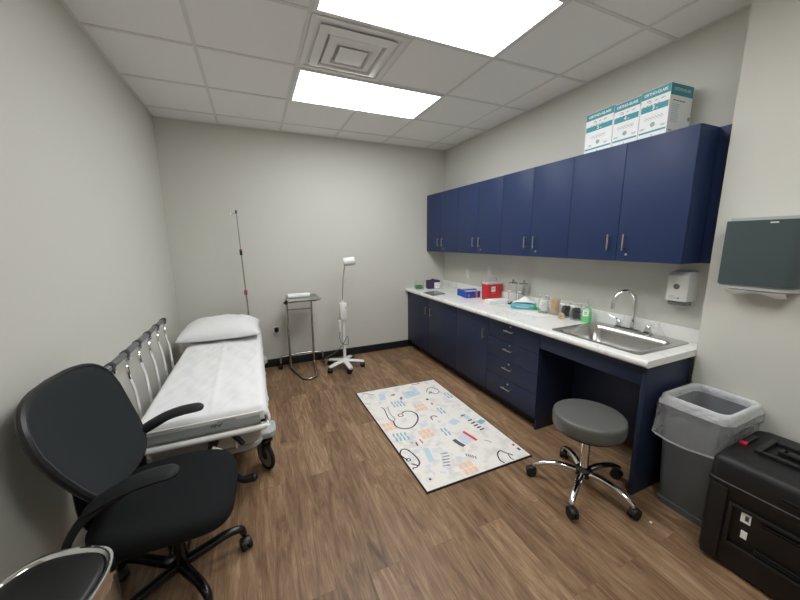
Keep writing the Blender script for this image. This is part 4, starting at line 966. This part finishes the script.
b.build('carry_handle', t)
for y in (0.19, -0.19):
    for x in (0.07, 0.41):
        b = MB().m('black_rubber'); b.cyl((x, y, 0.0), (x, y, 0.014), 0.022, 0.025); b.build('foot', t)
b = MB().m('nickel'); b.b2(-0.004, 0.004, -0.21, -0.19, 0.034, 0.05, 0.002); b.build('corner_rivet', t)

# ------------------------------------------------------------------ step bin, bottom left
t = thing('step_bin', 'chrome step trash can with black lid in the lower left corner', 'bin', (0.193, -3.14, 0), R(-14))
def se(hx, hy, n=48, p=2.9): return [(hx * sup(2 * PI * k / n, p)[0], hy * sup(2 * PI * k / n, p)[1]) for k in range(n)]
E = se(0.148, 0.20)
b = MB().m('steel'); b.rings([at(E, 0.03, .985), at(E, 0.56, .985)]); b.build('bin_body', t, angle=60)
b = MB().m('black_plastic'); b.rings([at(E, 0, 1.0), at(E, 0.0295, 1.0)]); b.build('base_ring', t)
b = MB().m('chrome'); b.rings([at(E, 0.5605, 1.0), at(E, 0.597, 1.0), at(E, 0.606, .985), at(E, 0.608, .93), at(E, 0.60, .875), at(E, 0.585, .875), at(E, 0.5605, .97)], loop=True); b.build('lid_rim', t, angle=60)
b = MB().m('black_plastic'); b.rings([at(E, 0.587, .87), at(E, 0.603, .868), at(E, 0.609, .8), at(E, 0.612, .5), at(E, 0.613, .05)]); b.build('lid', t, angle=60)
b = MB().m('black_plastic'); b.b2(-0.04, 0.04, -0.235, -0.19, 0.008, 0.022, 0.006); b.build('pedal', t)

b = MB().m('paper'); b.prism([(-0.008, -0.005), (0.009, -0.004), (0.006, 0.007), (-0.007, 0.006)], 0.0002, 0.002)
tag(b.build('paper_scrap', loc=(2.635, -3.27, 0)), 'tiny white paper scrap on the floor near the stool castor', 'paper scrap')

# ------------------------------------------------------------------ camera, world, view
F = 326.648; yaw, pit, rol = 0.41578229, -0.18010951, -0.01010274
cy, sy, cp, sp, cr, sr = math.cos(yaw), math.sin(yaw), math.cos(pit), math.sin(pit), math.cos(rol), math.sin(rol)
f = Vector((sy * cp, cy * cp, sp)); r = Vector((cy, -sy, 0)); u = r.cross(f)
r2 = cr * r + sr * u; u2 = -sr * r + cr * u
cam = bpy.data.cameras.new('camera'); co = bpy.data.objects.new('camera', cam); COL.objects.link(co)
cam.sensor_fit = 'HORIZONTAL'; cam.sensor_width = 36; cam.lens = 36 * F / 800; cam.clip_start = 0.05
co.matrix_world = Matrix(((r2.x, u2.x, -f.x, 0.7955), (r2.y, u2.y, -f.y, -4.1152), (r2.z, u2.z, -f.z, 1.5096), (0, 0, 0, 1)))
SC.camera = co
w = bpy.data.worlds.new('world'); SC.world = w; w.use_nodes = True
w.node_tree.nodes['Background'].inputs[0].default_value = (0.02, 0.02, 0.02, 1)
SC.view_settings.view_transform = 'Standard'; SC.view_settings.look = 'None'; SC.view_settings.gamma = 1.0; SC.view_settings.use_curve_mapping = False
SC.view_settings.exposure = 0.40
